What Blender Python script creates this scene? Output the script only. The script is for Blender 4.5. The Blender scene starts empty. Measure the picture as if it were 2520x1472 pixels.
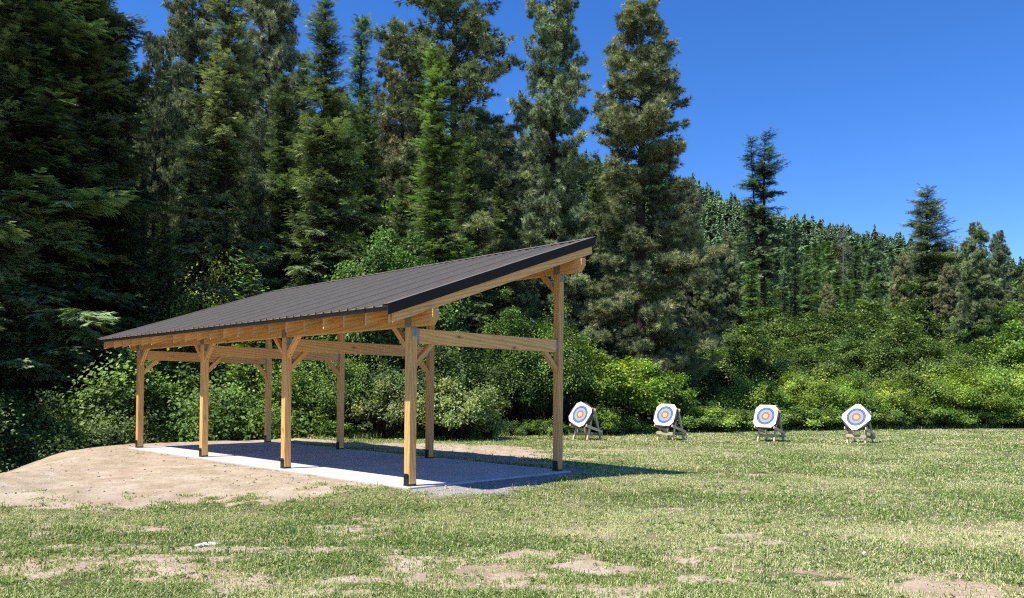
import bpy, bmesh, math, random
import numpy as np
from mathutils import Vector, Matrix, Quaternion
R_ = math.radians
sc = bpy.context.scene
col = sc.collection
rng = np.random.default_rng(7)
random.seed(7)

# ------------------------------------------------------------------ camera
F_PX, CX, CY = 1919.46, 1260.0, 945.0            # focal length and optical centre in a 2520 x 1472 frame
pitch, roll = 0.0112, 0.0078
fw = Vector((0, math.cos(pitch), math.sin(pitch)))
r0 = Vector((1, 0, 0)); u0 = r0.cross(fw)
rt = math.cos(roll)*r0 + math.sin(roll)*u0
up = -math.sin(roll)*r0 + math.cos(roll)*u0
cam_d = bpy.data.cameras.new('camera'); cam = bpy.data.objects.new('camera', cam_d); col.objects.link(cam)
M = Matrix((rt, up, -fw)).transposed().to_4x4(); M.translation = Vector((0, 0, 1.5))
cam.matrix_world = M
cam_d.sensor_width = 36; cam_d.lens = F_PX/2520*36
cam_d.shift_y = (CY-736)/2520
cam_d.clip_end = 5000; cam_d.clip_start = .05
sc.camera = cam

# ------------------------------------------------------------------ world and sun
SUN_AZ, SUN_EL = R_(31), R_(60)                 # direction the light travels in plan, height of the sun
w = bpy.data.worlds.new('World'); sc.world = w; w.use_nodes = True
nt = w.node_tree; nt.nodes.clear()
sky = nt.nodes.new('ShaderNodeTexSky'); sky.sky_type = 'NISHITA'; sky.sun_disc = False
sky.sun_elevation = SUN_EL; sky.sun_rotation = math.atan2(-math.cos(SUN_AZ), -math.sin(SUN_AZ))
sky.air_density = 1.0; sky.dust_density = 0.0; sky.ozone_density = 6.0; sky.altitude = 1500
hs = nt.nodes.new('ShaderNodeHueSaturation'); hs.inputs['Saturation'].default_value = 1.23; hs.inputs['Hue'].default_value = 0.51
bg = nt.nodes.new('ShaderNodeBackground'); bg.inputs['Strength'].default_value = 0.132
wo = nt.nodes.new('ShaderNodeOutputWorld')
nt.links.new(sky.outputs[0], hs.inputs['Color']); nt.links.new(hs.outputs[0], bg.inputs[0]); nt.links.new(bg.outputs[0], wo.inputs[0])
sd = bpy.data.lights.new('sun', 'SUN'); so = bpy.data.objects.new('sun', sd); col.objects.link(so)
sd.energy = 4.6; sd.angle = R_(.5); sd.color = (1, .96, .90)
ld = Vector((math.cos(SUN_AZ)*math.cos(SUN_EL), math.sin(SUN_AZ)*math.cos(SUN_EL), -math.sin(SUN_EL)))
so.rotation_mode = 'QUATERNION'; so.rotation_quaternion = ld.to_track_quat('-Z', 'Y'); so.location = (-20, -12, 40)
sc.view_settings.view_transform = 'Standard'; sc.view_settings.look = 'None'
sc.view_settings.exposure = 0.75; sc.view_settings.gamma = 1
sc.cycles.max_bounces = 6; sc.cycles.diffuse_bounces = 3; sc.cycles.transparent_max_bounces = 8
sc.cycles.use_denoising = False; sc.cycles.sampling_pattern = 'BLUE_NOISE'; sc.cycles.filter_width = 1.2; sc.cycles.sample_clamp_indirect = 2.0
sc.cycles.glossy_bounces = 2; sc.cycles.transmission_bounces = 3

# ------------------------------------------------------------------ tagging and mesh helpers
def tag(o, label=None, cat=None, group=None, kind=None):
    if label: o['label'] = label
    if cat: o['category'] = cat
    if group: o['group'] = group
    if kind: o['kind'] = kind
    return o
def empty(name, loc=(0, 0, 0), rz=0):
    o = bpy.data.objects.new(name, None); col.objects.link(o); o.location = loc; o.rotation_euler.z = rz; o.empty_display_size = .3
    return o
def link(name, me, parent=None, loc=None, rot=None, sca=None):
    o = bpy.data.objects.new(name, me); col.objects.link(o)
    if parent: o.parent = parent
    if loc is not None: o.location = loc
    if rot is not None: o.rotation_euler = rot
    if sca is not None: o.scale = sca
    return o
def np_mesh(name, V, T, mat=None, smooth=False, **attrs):
    """mesh from a vertex array and a triangle (n,3) or quad (n,4) array; attrs are per-vertex floats"""
    V = np.asarray(V, np.float32); T = np.asarray(T, np.int32); k = T.shape[1]
    me = bpy.data.meshes.new(name)
    me.vertices.add(len(V)); me.vertices.foreach_set('co', V.ravel())
    me.loops.add(T.size); me.loops.foreach_set('vertex_index', T.ravel())
    me.polygons.add(len(T)); me.polygons.foreach_set('loop_start', np.arange(0, T.size, k, dtype=np.int32))
    me.polygons.foreach_set('loop_total', np.full(len(T), k, np.int32))
    me.polygons.foreach_set('use_smooth', np.full(len(T), smooth))
    for a, v in attrs.items():
        at = me.attributes.new(a, 'FLOAT', 'POINT'); at.data.foreach_set('value', np.asarray(v, np.float32))
    me.update(calc_edges=True)
    if mat: me.materials.append(mat)
    return me
def bm_mesh(name, bm, mat, smooth=False):
    me = bpy.data.meshes.new(name); bm.normal_update(); bm.to_mesh(me); bm.free()
    if mat: me.materials.append(mat)
    if smooth:
        for p in me.polygons: p.use_smooth = True
    return me
def add_box(bm, lo, hi, bev=0.0):
    vs = [bm.verts.new((x, y, z)) for x in (lo[0], hi[0]) for y in (lo[1], hi[1]) for z in (lo[2], hi[2])]
    fs = [bm.faces.new([vs[i] for i in q]) for q in ((0, 1, 3, 2), (4, 6, 7, 5), (0, 4, 5, 1), (2, 3, 7, 6), (0, 2, 6, 4), (1, 5, 7, 3))]
    if bev:
        es = list({e for f in fs for e in f.edges})
        bmesh.ops.bevel(bm, geom=es, offset=bev, segments=1, affect='EDGES', profile=.5)
    return vs
def box_mesh(name, lo, hi, mat, bev=0.0):
    bm = bmesh.new(); add_box(bm, lo, hi, bev); return bm_mesh(name, bm, mat)
def prism_mesh(name, pts, z0, z1, mat, bev=0.0):
    """polygon in XZ extruded along Y from z0 to z1"""
    bm = bmesh.new()
    a = [bm.verts.new((p[0], z0, p[1])) for p in pts]; b = [bm.verts.new((p[0], z1, p[1])) for p in pts]
    n = len(pts)
    bm.faces.new(a); bm.faces.new(b[::-1])
    for i in range(n): bm.faces.new([a[i], b[i], b[(i+1) % n], a[(i+1) % n]])
    bmesh.ops.recalc_face_normals(bm, faces=bm.faces)
    if bev: bmesh.ops.bevel(bm, geom=list(bm.edges), offset=bev, segments=1, affect='EDGES')
    return bm_mesh(name, bm, mat)
def add_cyl(bm, c, axis, r, h, n=16):
    q = Vector((0, 0, 1)).rotation_difference(Vector(axis)); mt = Matrix.Translation(Vector(c)) @ q.to_matrix().to_4x4()
    return bmesh.ops.create_cone(bm, cap_ends=True, segments=n, radius1=r, radius2=r, depth=h, matrix=mt)
def cyl_mesh(name, c, axis, r, h, mat, n=16):
    bm = bmesh.new(); add_cyl(bm, c, axis, r, h, n); return bm_mesh(name, bm, mat)

# ------------------------------------------------------------------ value noise
def _hash(ix, iy, s):
    n = (ix.astype(np.int64)*374761393 + iy.astype(np.int64)*668265263 + s*1442695041) & 0xffffffff
    n = ((n ^ (n >> 13))*1274126177) & 0xffffffff
    n = (n ^ (n >> 16)) & 0xffffffff
    return n/4294967295.0
def vnoise(x, y, s=0):
    xi, yi = np.floor(x), np.floor(y); fx, fy = x-xi, y-yi
    fx = fx*fx*(3-2*fx); fy = fy*fy*(3-2*fy)
    a, b, c, d = _hash(xi, yi, s), _hash(xi+1, yi, s), _hash(xi, yi+1, s), _hash(xi+1, yi+1, s)
    return (a*(1-fx)+b*fx)*(1-fy) + (c*(1-fx)+d*fx)*fy
def fbm(x, y, s=0, o=4):
    t, amp, tot = 0, 1, 0
    for i in range(o):
        t = t + amp*vnoise(x*2**i+i*17.3, y*2**i-i*9.1, s+i); tot += amp; amp *= .5
    return t/tot
def sstep(a, b, x):
    t = np.clip((x-a)/(b-a), 0, 1); return t*t*(3-2*t)

# ------------------------------------------------------------------ node material helpers
class NB:
    def __init__(s, name):
        s.m = bpy.data.materials.new(name); s.m.use_nodes = True; s.t = s.m.node_tree; s.t.nodes.clear()
        s.out = s.n('ShaderNodeOutputMaterial')
    def n(s, typ, **kw):
        nd = s.t.nodes.new(typ)
        for k, v in kw.items(): setattr(nd, k, v)
        return nd
    def l(s, a, b): s.t.links.new(a, b)
    def set(s, nd, **kw):
        for k, v in kw.items():
            i = nd.inputs[k.replace('_', ' ')]
            if hasattr(v, 'is_linked') or isinstance(v, bpy.types.NodeSocket): s.l(v, i)
            else: i.default_value = v
        return nd
    def noise(s, scale, vec=None, detail=4, rough=.55, dist=0):
        nd = s.n('ShaderNodeTexNoise'); s.set(nd, Scale=scale, Detail=detail, Roughness=rough, Distortion=dist)
        if vec is not None: s.l(vec, nd.inputs['Vector'])
        return nd.outputs['Fac']
    def ramp(s, fac, stops):
        nd = s.n('ShaderNodeValToRGB'); e = nd.color_ramp.elements
        while len(e) < len(stops): e.new(.5)
        for i, (p, c) in enumerate(stops):
            e[i].position = p; e[i].color = (*c, 1) if len(c) == 3 else c
        s.l(fac, nd.inputs[0]); return nd.outputs[0]
    def mix(s, fac, a, b, mode='MIX'):
        nd = s.n('ShaderNodeMix', data_type='RGBA', blend_type=mode)
        for v, i in ((fac, 0), (a, 6), (b, 7)):
            if isinstance(v, bpy.types.NodeSocket): s.l(v, nd.inputs[i])
            elif isinstance(v, (int, float)): nd.inputs[i].default_value = v if i == 0 else (v, v, v, 1)
            else: nd.inputs[i].default_value = (*v, 1)
        return nd.outputs[2]
    def math(s, op, a, b=0.0, clamp=False):
        nd = s.n('ShaderNodeMath', operation=op, use_clamp=clamp)
        for v, i in ((a, 0), (b, 1)):
            if isinstance(v, bpy.types.NodeSocket): s.l(v, nd.inputs[i])
            else: nd.inputs[i].default_value = v
        return nd.outputs[0]
    def attr(s, name): return s.n('ShaderNodeAttribute', attribute_name=name).outputs['Fac']
    def coord(s, which='Object', scale=None, rot=None, loc=None):
        c = s.n('ShaderNodeTexCoord').outputs[which]
        if scale is None and loc is None and rot is None: return c
        m = s.n('ShaderNodeMapping'); s.l(c, m.inputs[0])
        if scale: m.inputs['Scale'].default_value = scale
        if loc is not None:
            if isinstance(loc, bpy.types.NodeSocket): s.l(loc, m.inputs['Location'])
            else: m.inputs['Location'].default_value = loc
        return m.outputs[0]
    def bump(s, h, strength=.3, dist=.01):
        nd = s.n('ShaderNodeBump'); s.set(nd, Strength=strength, Distance=dist, Height=h); return nd.outputs[0]
    def principled(s, color, rough=.6, normal=None, metal=0, spec=.5):
        p = s.n('ShaderNodeBsdfPrincipled')
        for v, k in ((color, 'Base Color'), (rough, 'Roughness')):
            if isinstance(v, bpy.types.NodeSocket): s.l(v, p.inputs[k])
            elif k == 'Roughness': p.inputs[k].default_value = v
            else: p.inputs[k].default_value = (*v, 1)
        p.inputs['Metallic'].default_value = metal; p.inputs['Specular IOR Level'].default_value = spec
        if normal: s.l(normal, p.inputs['Normal'])
        return p
    def done(s, shader): s.l(shader, s.out.inputs[0]); return s.m

def wood_mat(name, light, mid, dark, knots=True):
    b = NB(name)
    oi = b.n('ShaderNodeObjectInfo')
    off = b.n('ShaderNodeCombineXYZ'); rnd = b.math('MULTIPLY', oi.outputs['Random'], 37.0)
    b.l(rnd, off.inputs[0]); b.l(rnd, off.inputs[1]); b.l(b.math('MULTIPLY', rnd, .7), off.inputs[2])
    v = b.coord('Object', scale=(1, 1, 1), loc=off.outputs[0])
    st = b.n('ShaderNodeMapping'); b.l(v, st.inputs[0]); st.inputs['Scale'].default_value = (1.3, 14, 14)
    warp = b.noise(.9, st.outputs[0], 3, .5)
    sv = b.n('ShaderNodeMapping'); b.l(v, sv.inputs[0]); sv.inputs['Scale'].default_value = (.55, 7, 7)
    w1 = b.n('ShaderNodeTexWave', wave_type='BANDS', bands_direction='DIAGONAL'); b.l(sv.outputs[0], w1.inputs[0]); b.set(w1, Scale=1.5, Distortion=6.0, Detail=3.0, Detail_Scale=.8)
    g = b.mix(.5, warp, w1.outputs['Fac'])
    c = b.ramp(g, [(.1, dark), (.36, mid), (.62, light)])
    fine = b.noise(9, st.outputs[0], 2, .6)
    c = b.mix(.5, c, b.ramp(fine, [(.3, (.72, .64, .56)), (.6, (1, 1, 1))]), 'MULTIPLY')
    hsv = b.n('ShaderNodeHueSaturation'); b.l(c, hsv.inputs['Color'])
    b.l(b.math('ADD', b.math('MULTIPLY', oi.outputs['Random'], .3), .85), hsv.inputs['Value'])
    c = hsv.outputs[0]
    if knots:
        kv = b.n('ShaderNodeMapping'); b.l(v, kv.inputs[0]); kv.inputs['Scale'].default_value = (1.7, 3.6, 3.6)
        vo = b.n('ShaderNodeTexVoronoi'); b.l(kv.outputs[0], vo.inputs[0]); b.set(vo, Scale=1.0)
        k = b.ramp(vo.outputs['Distance'], [(.05, (0.9, .9, .9)), (.09, (0.15,)*3), (.12, (.35,)*3), (.17, (0,)*3)])
        c = b.mix(b.math('MULTIPLY', k, .8), c, (.085, .03, .012))
    big = b.noise(1.4, v, 3)
    c = b.mix(b.ramp(big, [(.5, (0,)*3), (.8, (.2,)*3)]), c, (.17, .10, .055))
    n = b.bump(g, .12, .002)
    return b.done(b.principled(c, .62, n, spec=.3).outputs[0])
M_TIMBER = wood_mat('douglas_fir_timber', (.88, .50, .19), (.78, .405, .13), (.62, .29, .085))
M_TREATED = wood_mat('weathered_pine_board', (.70, .60, .38), (.60, .50, .30), (.42, .33, .18))
def metal_mat(name, colr, rough, var=.1, metal=0.0, spec=.5):
    b = NB(name); v = b.coord('Object'); n1 = b.noise(6, v, 5)
    dk = tuple(x*(1-var*1.6) for x in colr); lt = tuple(min(1, x*(1+var*1.6)) for x in colr)
    c = b.ramp(n1, [(.3, dk), (.7, lt)])
    rr = b.math('ADD', b.math('MULTIPLY', b.noise(3, v, 3), .2), rough-.1)
    return b.done(b.principled(c, rr, None, metal, spec).outputs[0])
M_ROOF = metal_mat('dark_bronze_roof_metal', (.158, .134, .102), .48, .05, spec=.45)
M_TRIM = metal_mat('dark_bronze_trim', (.032, .025, .021), .65, .06, spec=.1)
M_EAVE = metal_mat('grey_bronze_eave_trim', (.075, .074, .068), .5, .06)
M_BLACK = metal_mat('black_powder_coated_steel', (.012, .012, .013), .45, .1)
M_GALV = metal_mat('galvanised_steel', (.23, .25, .26), .5, .18, metal=.35)
M_BOLT = metal_mat('dark_bolt', (.03, .028, .027), .4, .1, metal=.6)

def concrete_mat():
    b = NB('broom_finished_concrete'); v = b.coord('Object')
    n1 = b.noise(.9, v, 6, .6); n2 = b.noise(14, v, 4)
    c = b.ramp(n1, [(.3, (.46, .43, .39)), (.55, (.56, .53, .49)), (.8, (.61, .585, .55))])
    c = b.mix(.25, c, b.ramp(n2, [(.3, (.6,)*3), (.65, (1,)*3)]), 'MULTIPLY')
    mp = b.n('ShaderNodeMapping'); b.l(v, mp.inputs[0]); mp.inputs['Scale'].default_value = (1.2, 5, 1)
    st = b.noise(2.6, mp.outputs[0], 5, .65)
    c = b.mix(b.ramp(st, [(.62, (0,)*3), (.72, (.45,)*3)]), c, (.30, .27, .23))
    br = b.noise(60, mp.outputs[0], 2)
    return b.done(b.principled(c, .85, b.bump(br, .25, .004), spec=.25).outputs[0])
M_CONC = concrete_mat()

def foliage_mat(name, stops, trans=.25, hue=.06, rough=.55):
    """leaf colour from the per-vertex tone, tinted by the object's own colour"""
    b = NB(name); oi = b.n('ShaderNodeObjectInfo')
    tone = b.attr('tone')
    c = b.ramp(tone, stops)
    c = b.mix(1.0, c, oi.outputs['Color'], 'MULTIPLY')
    n1 = b.noise(.55, b.coord('Object'), 2)
    hsv = b.n('ShaderNodeHueSaturation'); b.l(c, hsv.inputs['Color'])
    b.l(b.math('ADD', b.math('MULTIPLY', n1, hue*2), .5-hue), hsv.inputs['Hue'])
    b.l(b.math('ADD', b.math('MULTIPLY', n1, .5), .75), hsv.inputs['Value'])
    p = b.principled(hsv.outputs[0], rough, spec=.35)
    tr = b.n('ShaderNodeBsdfTranslucent'); b.l(b.mix(1.0, hsv.outputs[0], (1.0, 1.15, .5), 'MULTIPLY'), tr.inputs[0])
    mx = b.n('ShaderNodeMixShader'); mx.inputs[0].default_value = trans
    b.l(p.outputs[0], mx.inputs[1]); b.l(tr.outputs[0], mx.inputs[2])
    return b.done(mx.outputs[0])
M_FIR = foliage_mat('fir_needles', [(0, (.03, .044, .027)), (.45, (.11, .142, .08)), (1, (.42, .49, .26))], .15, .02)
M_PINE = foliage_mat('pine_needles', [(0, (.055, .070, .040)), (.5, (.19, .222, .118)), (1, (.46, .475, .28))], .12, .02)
M_LEAF = foliage_mat('broad_leaves', [(0, (.03, .052, .014)), (.5, (.11, .155, .038)), (1, (.34, .39, .12))], .3, .03)
M_FLOWER = foliage_mat('cream_flowers', [(0, (.42, .43, .26)), (1, (.68, .68, .45))], .25, .01)
def bark_mat(name, a, c2):
    b = NB(name); v = b.coord('Object', scale=(3, 3, .6)); n1 = b.noise(3, v, 6, .7)
    return b.done(b.principled(b.ramp(n1, [(.3, a), (.7, c2)]), .9, b.bump(n1, .8, .03), spec=.1).outputs[0])
M_BARK = bark_mat('dark_fir_bark', (.02, .015, .012), (.075, .055, .042))
M_DEAD = bark_mat('grey_dead_wood', (.09, .075, .065), (.22, .19, .165))

# ------------------------------------------------------------------ the lie of the land
O = Vector((-1.61796774, 12.38496774, 0)); V2 = np.array([-0.71909817, 0.6949085]); W2 = np.array([0.6949085, 0.71909817])
EDGE = np.array([(-9.9, -12), (-9.7, 6), (-9.7, 13.2), (-9.75, 14.6), (-9.7, 15.6), (-9.95, 17.0), (-10.6, 18.6), (-10.9, 19.8), (-10.6, 21.3), (-9.2, 22.6),
                 (-7.6, 24.0), (-6.9, 25.6), (-6.4, 28.5), (-3.5, 30.8), (0, 31.5), (4, 34.2), (9, 37.0), (14.7, 39.0), (27, 44), (45, 52), (90, 70)])
def edge_dist(x, y):
    """signed distance to the edge of the level field, positive outside (towards the forest)"""
    d = np.full(x.shape, 1e9); sg = np.zeros(x.shape)
    for (ax, ay), (bx, by) in zip(EDGE[:-1], EDGE[1:]):
        ex, ey = bx-ax, by-ay; L2 = ex*ex+ey*ey
        t = np.clip(((x-ax)*ex+(y-ay)*ey)/L2, 0, 1)
        dx, dy = x-(ax+t*ex), y-(ay+t*ey); dd = np.hypot(dx, dy)
        cr = ex*dy-ey*dx
        m = dd < d; d = np.where(m, dd, d); sg = np.where(m, np.sign(cr), sg)
    return d*sg
def uv(x, y):
    dx, dy = x-O.x, y-O.y
    return dx*V2[0]+dy*V2[1], dx*W2[0]+dy*W2[1]
def slab_dist(x, y):
    u, w_ = uv(x, y)
    du = np.maximum(np.maximum(-.12-u, u-11.45), 0); dw = np.maximum(np.maximum(-.12-w_, w_-3.88), 0)
    return np.hypot(du, dw)
RIDGE = np.array([(-1.6, .30), (-.5, .33), (-.1, .32), (.1, .29), (.19, .262), (.229, .246), (.281, .222), (.365, .196), (.417, .187), (.464, .170), (.505, .160), (.557, .146), (.657, .12), (.8, .09), (1.6, .06)])
def height(x, y):
    x = np.asarray(x, float); y = np.asarray(y, float)
    e = edge_dist(x, y)
    sdist = slab_dist(x, y)
    z = -.03 - .125*sstep(.35, 3, sdist) + .05*(fbm(x*.25, y*.25, 3)-.5)*sstep(.2, 2, sdist)
    z = z + .03*(fbm(x*1.5, y*1.5, 5)-.5)*sstep(.1, .6, sdist)
    west = 1-sstep(-8, -3, x)
    z = z + .10*np.exp(-((e+.7)/.7)**2)*west*(y > 12)*(1-np.exp(-sdist*sdist*3))
    z = z - sstep(0, 5, e)*(1.9*west+.15)
    r = np.hypot(x, y); az = np.arctan2(x, np.maximum(y, 1e-3)); az = np.where(y > 0, az, np.sign(x)*1.6)
    T = np.interp(np.tan(np.clip(az, -1.0, 1.0)), RIDGE[:, 0], RIDGE[:, 1])
    t = np.clip((r-85)/335, 0, 1)
    hill = T*420*(t**1.25)
    hill = np.where(r > 420, T*420*(1-.45*sstep(420, 800, r)), hill)*sstep(2, 12, y)
    hill = hill + (fbm(x*.03, y*.03, 9)-.5)*9*sstep(60, 130, r)
    return z + hill*sstep(10, 60, e)
def hz(x, y): return float(height(np.array([x]), np.array([y]))[0])

# masks, all in plan metres
def in_poly(x, y, P):
    c = np.zeros(x.shape, bool); n = len(P); j = n-1
    for i in range(n):
        xi, yi = P[i]; xj, yj = P[j]
        c ^= ((yi > y) != (yj > y)) & (x < (xj-xi)*(y-yi)/((yj-yi) or 1e-9)+xi); j = i
    return c
def poly_sd(x, y, P):
    d = np.full(x.shape, 1e9)
    for i in range(len(P)):
        ax, ay = P[i-1]; bx, by = P[i]; ex, ey = bx-ax, by-ay
        t = np.clip(((x-ax)*ex+(y-ay)*ey)/(ex*ex+ey*ey), 0, 1)
        d = np.minimum(d, np.hypot(x-ax-t*ex, y-ay-t*ey))
    return np.where(in_poly(x, y, P), d, -d)
DIRT1 = [(-10.0, 10.6), (-6.99, 10.75), (-6.53, 11.0), (-5.6, 10.75), (-4.85, 11.15), (-4.41, 11.4), (-3.52, 11.65), (-2.86, 11.9), (-1.8, 12.1), (-1.2, 12.9), (-8.5, 20), (-6.0, 22.6), (-4.6, 24.2), (-6.9, 26), (-13, 25), (-12.5, 12)]
DIRT2 = [(-6.0, 22.6), (-4.8, 24.4), (-3.09, 25.0), (-0.3, 24.8), (1.2, 22.6), (.8, 19.8), (1.2, 17.6), (.6, 16.2), (-1.3, 17.6), (-2.84, 20.1), (-4.5, 21.6)]
GRAVEL = [(-1.9, 12.5), (-1.5, 11.9), (-1.1, 11.5), (-0.2, 12.2), (0.75, 13.8), (1.7, 15.6), (1.3, 16.3), (-1.2, 13.2)]
PATCH = [(.94, 7.39, .75, .28, 1), (-.1, 7.19, .55, .3, 1), (-2.09, 6.5, .5, .3, .8), (-4.59, 7.7, .8, .3, .7), (-4.3, 9.4, .7, .22, .8), (4.82, 16.05, .75, .35, 1),
         (2.27, 11.1, .45, .28, .6), (2.59, 7.2, .6, .2, .8), (-.27, 6.8, .7, .3, .8), (.22, 7.95, .5, .22, .8), (5.5, 23.9, 1.6, .7, .55), (3.0, 22.6, 1.6, .8, .75), (-4.3, 8.2, .6, .25, .7),
         (-4.0, 6.4, .6, .2, .6), (.56, 6.6, .5, .25, .7), (2.86, 6.7, .5, .2, .7), (-3.0, 8.75, .5, .2, .5), (-2.6, 10.2, .6, .2, .5), (1.9, 8.3, .5, .2, .5), (-1.3, 8.1, .5, .2, .5), (1.6, 19.8, 1.3, .7, .7)]
def masks(x, y):
    nz = fbm(x*.9, y*.9, 21, 4)-.5; nf = fbm(x*4, y*4, 31, 3)-.5
    d1 = poly_sd(x, y, DIRT1); d2 = poly_sd(x, y, DIRT2); g = poly_sd(x, y, GRAVEL)
    dirt = np.maximum(sstep(-.5, .5, d1+nz*1.5+nf*2.4), .97*sstep(-.6, .6, d2+nz*2.2+nf*.5))
    pt = np.zeros(x.shape)
    for px, py, a, b_, s in PATCH:
        q = ((x-px)/a)**2+((y-py)/b_)**2
        pt = np.maximum(pt, s*sstep(1.6, .0, q+nz*2.2+nf*3.2))
    near = 1-sstep(7, 12, y)
    general = .95*sstep(.47, .80, fbm(x*1.1, y*2.2, 77, 4)+.05*near+.25*nf)*(.3+.6*near)
    dirt = np.clip(np.maximum(np.maximum(dirt, pt), general), 0, 1)
    gravel = sstep(-.25, .15, g+nz*.5+nf*.3)
    straw = np.clip(sstep(2.6, .4, np.hypot((x-5.4)/1.3, (y-9.3)/.62)+nz*1.5), 0, 1)*.9
    straw = np.maximum(straw, .5*sstep(.45, .7, fbm(x*.5, y*.5, 55, 3)))
    return dirt, gravel, straw

# ------------------------------------------------------------------ ground sheet
def axis(parts):
    out = []
    for a, b_, s in parts: out += list(np.arange(a, b_, s))
    return np.array(out)
xs = axis([(-700, -160, 60), (-160, -40, 8), (-40, -14, 1.2), (-14, 14, .09), (14, 30, .5), (30, 60, 2), (60, 330, 8), (330, 701, 60)])
ys = axis([(-60, 3, 5), (3, 5, .4), (5, 18, .08), (18, 46, .22), (46, 80, 2), (80, 450, 7), (450, 901, 50)])
GX, GY = np.meshgrid(xs, ys); gx, gy = GX.ravel(), GY.ravel()
gz = height(gx, gy)
dirt, gravel, straw = masks(gx, gy)
nearm = (gy < 40) & (np.abs(gx) < 16)
gz = gz + np.where(nearm, ((fbm(gx*6, gy*6, 41, 3)-.5)*.035+(fbm(gx*2.2+gy*.6, gy*5, 43, 3)-.5)*.04)*np.where(dirt > .5, 1, .6)*np.clip(slab_dist(gx, gy)*5, 0, 1), 0)
u_, w_ = uv(gx, gy); under = (u_ > -.05) & (u_ < 11.35) & (w_ > -.05) & (w_ < 3.8)
gz = np.where(under, np.minimum(gz, -.09), gz)
nx, ny = len(xs), len(ys)
ii = (np.arange(ny-1)[:, None]*nx + np.arange(nx-1)[None, :]).ravel()
quads = np.stack([ii, ii+1, ii+nx+1, ii+nx], 1)
ed = edge_dist(gx, gy)
def ground_mat():
    b = NB('field_ground'); v = b.n('ShaderNodeNewGeometry').outputs['Position']
    n1, n2, n3 = b.noise(1.6, v, 6, .65), b.noise(13, v, 5, .65), b.noise(60, v, 3, .6)
    soil = b.ramp(n1, [(.3, (.34, .26, .165)), (.5, (.47, .375, .255)), (.72, (.58, .50, .38))])
    soil = b.mix(.55, soil, b.ramp(n2, [(.3, (.6, .56, .52)), (.55, (1, 1, 1))]), 'MULTIPLY')
    soil = b.mix(.35, soil, b.ramp(n3, [(.35, (.5,)*3), (.55, (1, 1, 1))]), 'MULTIPLY')
    red = b.ramp(b.noise(.35, v, 3), [(.5, (0,)*3), (.62, (1,)*3)])
    soil = b.mix(b.math('MULTIPLY', red, .35), soil, (.46, .30, .22))
    gr = b.ramp(b.noise(3, v, 5, .7), [(.3, (.06, .075, .025)), (.5, (.11, .12, .045)), (.7, (.20, .185, .085))])
    gr = b.mix(.6, gr, b.ramp(n3, [(.3, (.45, .45, .4)), (.6, (1, 1, 1))]), 'MULTIPLY')
    gr = b.mix(b.math('MULTIPLY', b.attr('straw'), .6), gr, (.42, .35, .19))
    vo = b.n('ShaderNodeTexVoronoi'); b.l(v, vo.inputs[0]); b.set(vo, Scale=38.0)
    gv = b.ramp(vo.outputs['Distance'], [(.1, (.50, .47, .41)), (.6, (.27, .245, .21))])
    gv = b.mix(.5, gv, vo.outputs['Color'], 'SOFT_LIGHT')
    k = b.math('ADD', b.attr('dirt'), b.math('MULTIPLY', b.math('SUBTRACT', n2, .5), .9))
    c = b.mix(b.ramp(k, [(.34, (0,)*3), (.6, (1,)*3)]), gr, soil)
    c = b.mix(b.attr('gravel'), c, gv)
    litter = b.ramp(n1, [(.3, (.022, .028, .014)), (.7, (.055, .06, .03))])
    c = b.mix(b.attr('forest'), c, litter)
    hh = b.math('ADD', b.math('MULTIPLY', n2, .7), b.math('MULTIPLY', n3, .4))
    return b.done(b.principled(c, .95, b.bump(hh, .8, .05), spec=.12).outputs[0])
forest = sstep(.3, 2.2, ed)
gr_o = link('ground', np_mesh('ground', np.stack([gx, gy, gz], 1), quads, ground_mat(), True, dirt=dirt, gravel=gravel, straw=straw, forest=forest))
tag(gr_o, kind='structure')

# concrete slab under the shelter
ROT = math.atan2(V2[1], V2[0])
def L(u, w_, z): return Vector((u, -w_, z))      # shelter frame: X along the rows, -Y from the low row to the high row
bm = bmesh.new(); add_box(bm, (-.12, -3.88, -.13), (11.45, .12, 0), .008)
slab = link('concrete_slab', bm_mesh('concrete_slab', bm, M_CONC), None, O, (0, 0, ROT)); tag(slab, kind='structure')

# ------------------------------------------------------------------ the shelter
S = [0, 3.8373, 7.4221, 11.1675]; W = 3.6157; HA, HB = 2.54, 3.794; PW = .14
pav = empty('pavilion', O, ROT)
tag(pav, 'open timber picnic pavilion with a sloping dark metal roof on a concrete slab', 'pavilion')
def member(name, p0, p1, wd, dp, mat=M_TIMBER, parent=pav, up=Vector((0, 0, 1)), ends=(0, 0), bev=.004, shape=None):
    """timber from p0 to p1 (centre line, shelter frame); wd sideways, dp in the 'up' sense"""
    p0, p1 = Vector(p0), Vector(p1); x = (p1-p0).normalized(); y = up.cross(x).normalized(); z = x.cross(y); ln = (p1-p0).length
    me = shape or prism_mesh(name, [(ends[0], dp/2), (-ends[0], -dp/2), (ln+ends[1], -dp/2), (ln-ends[1], dp/2)], -wd/2, wd/2, mat, bev)
    o = link(name, me, parent); mt = Matrix((x, y, z)).transposed().to_4x4(); mt.translation = p0
    o.matrix_basis = mt
    return o
def bolt(parent, c, axis, r=.014):
    return link('bolt', cyl_mesh('bolt', c, axis, r, .02, M_BOLT, 6), parent)
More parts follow.
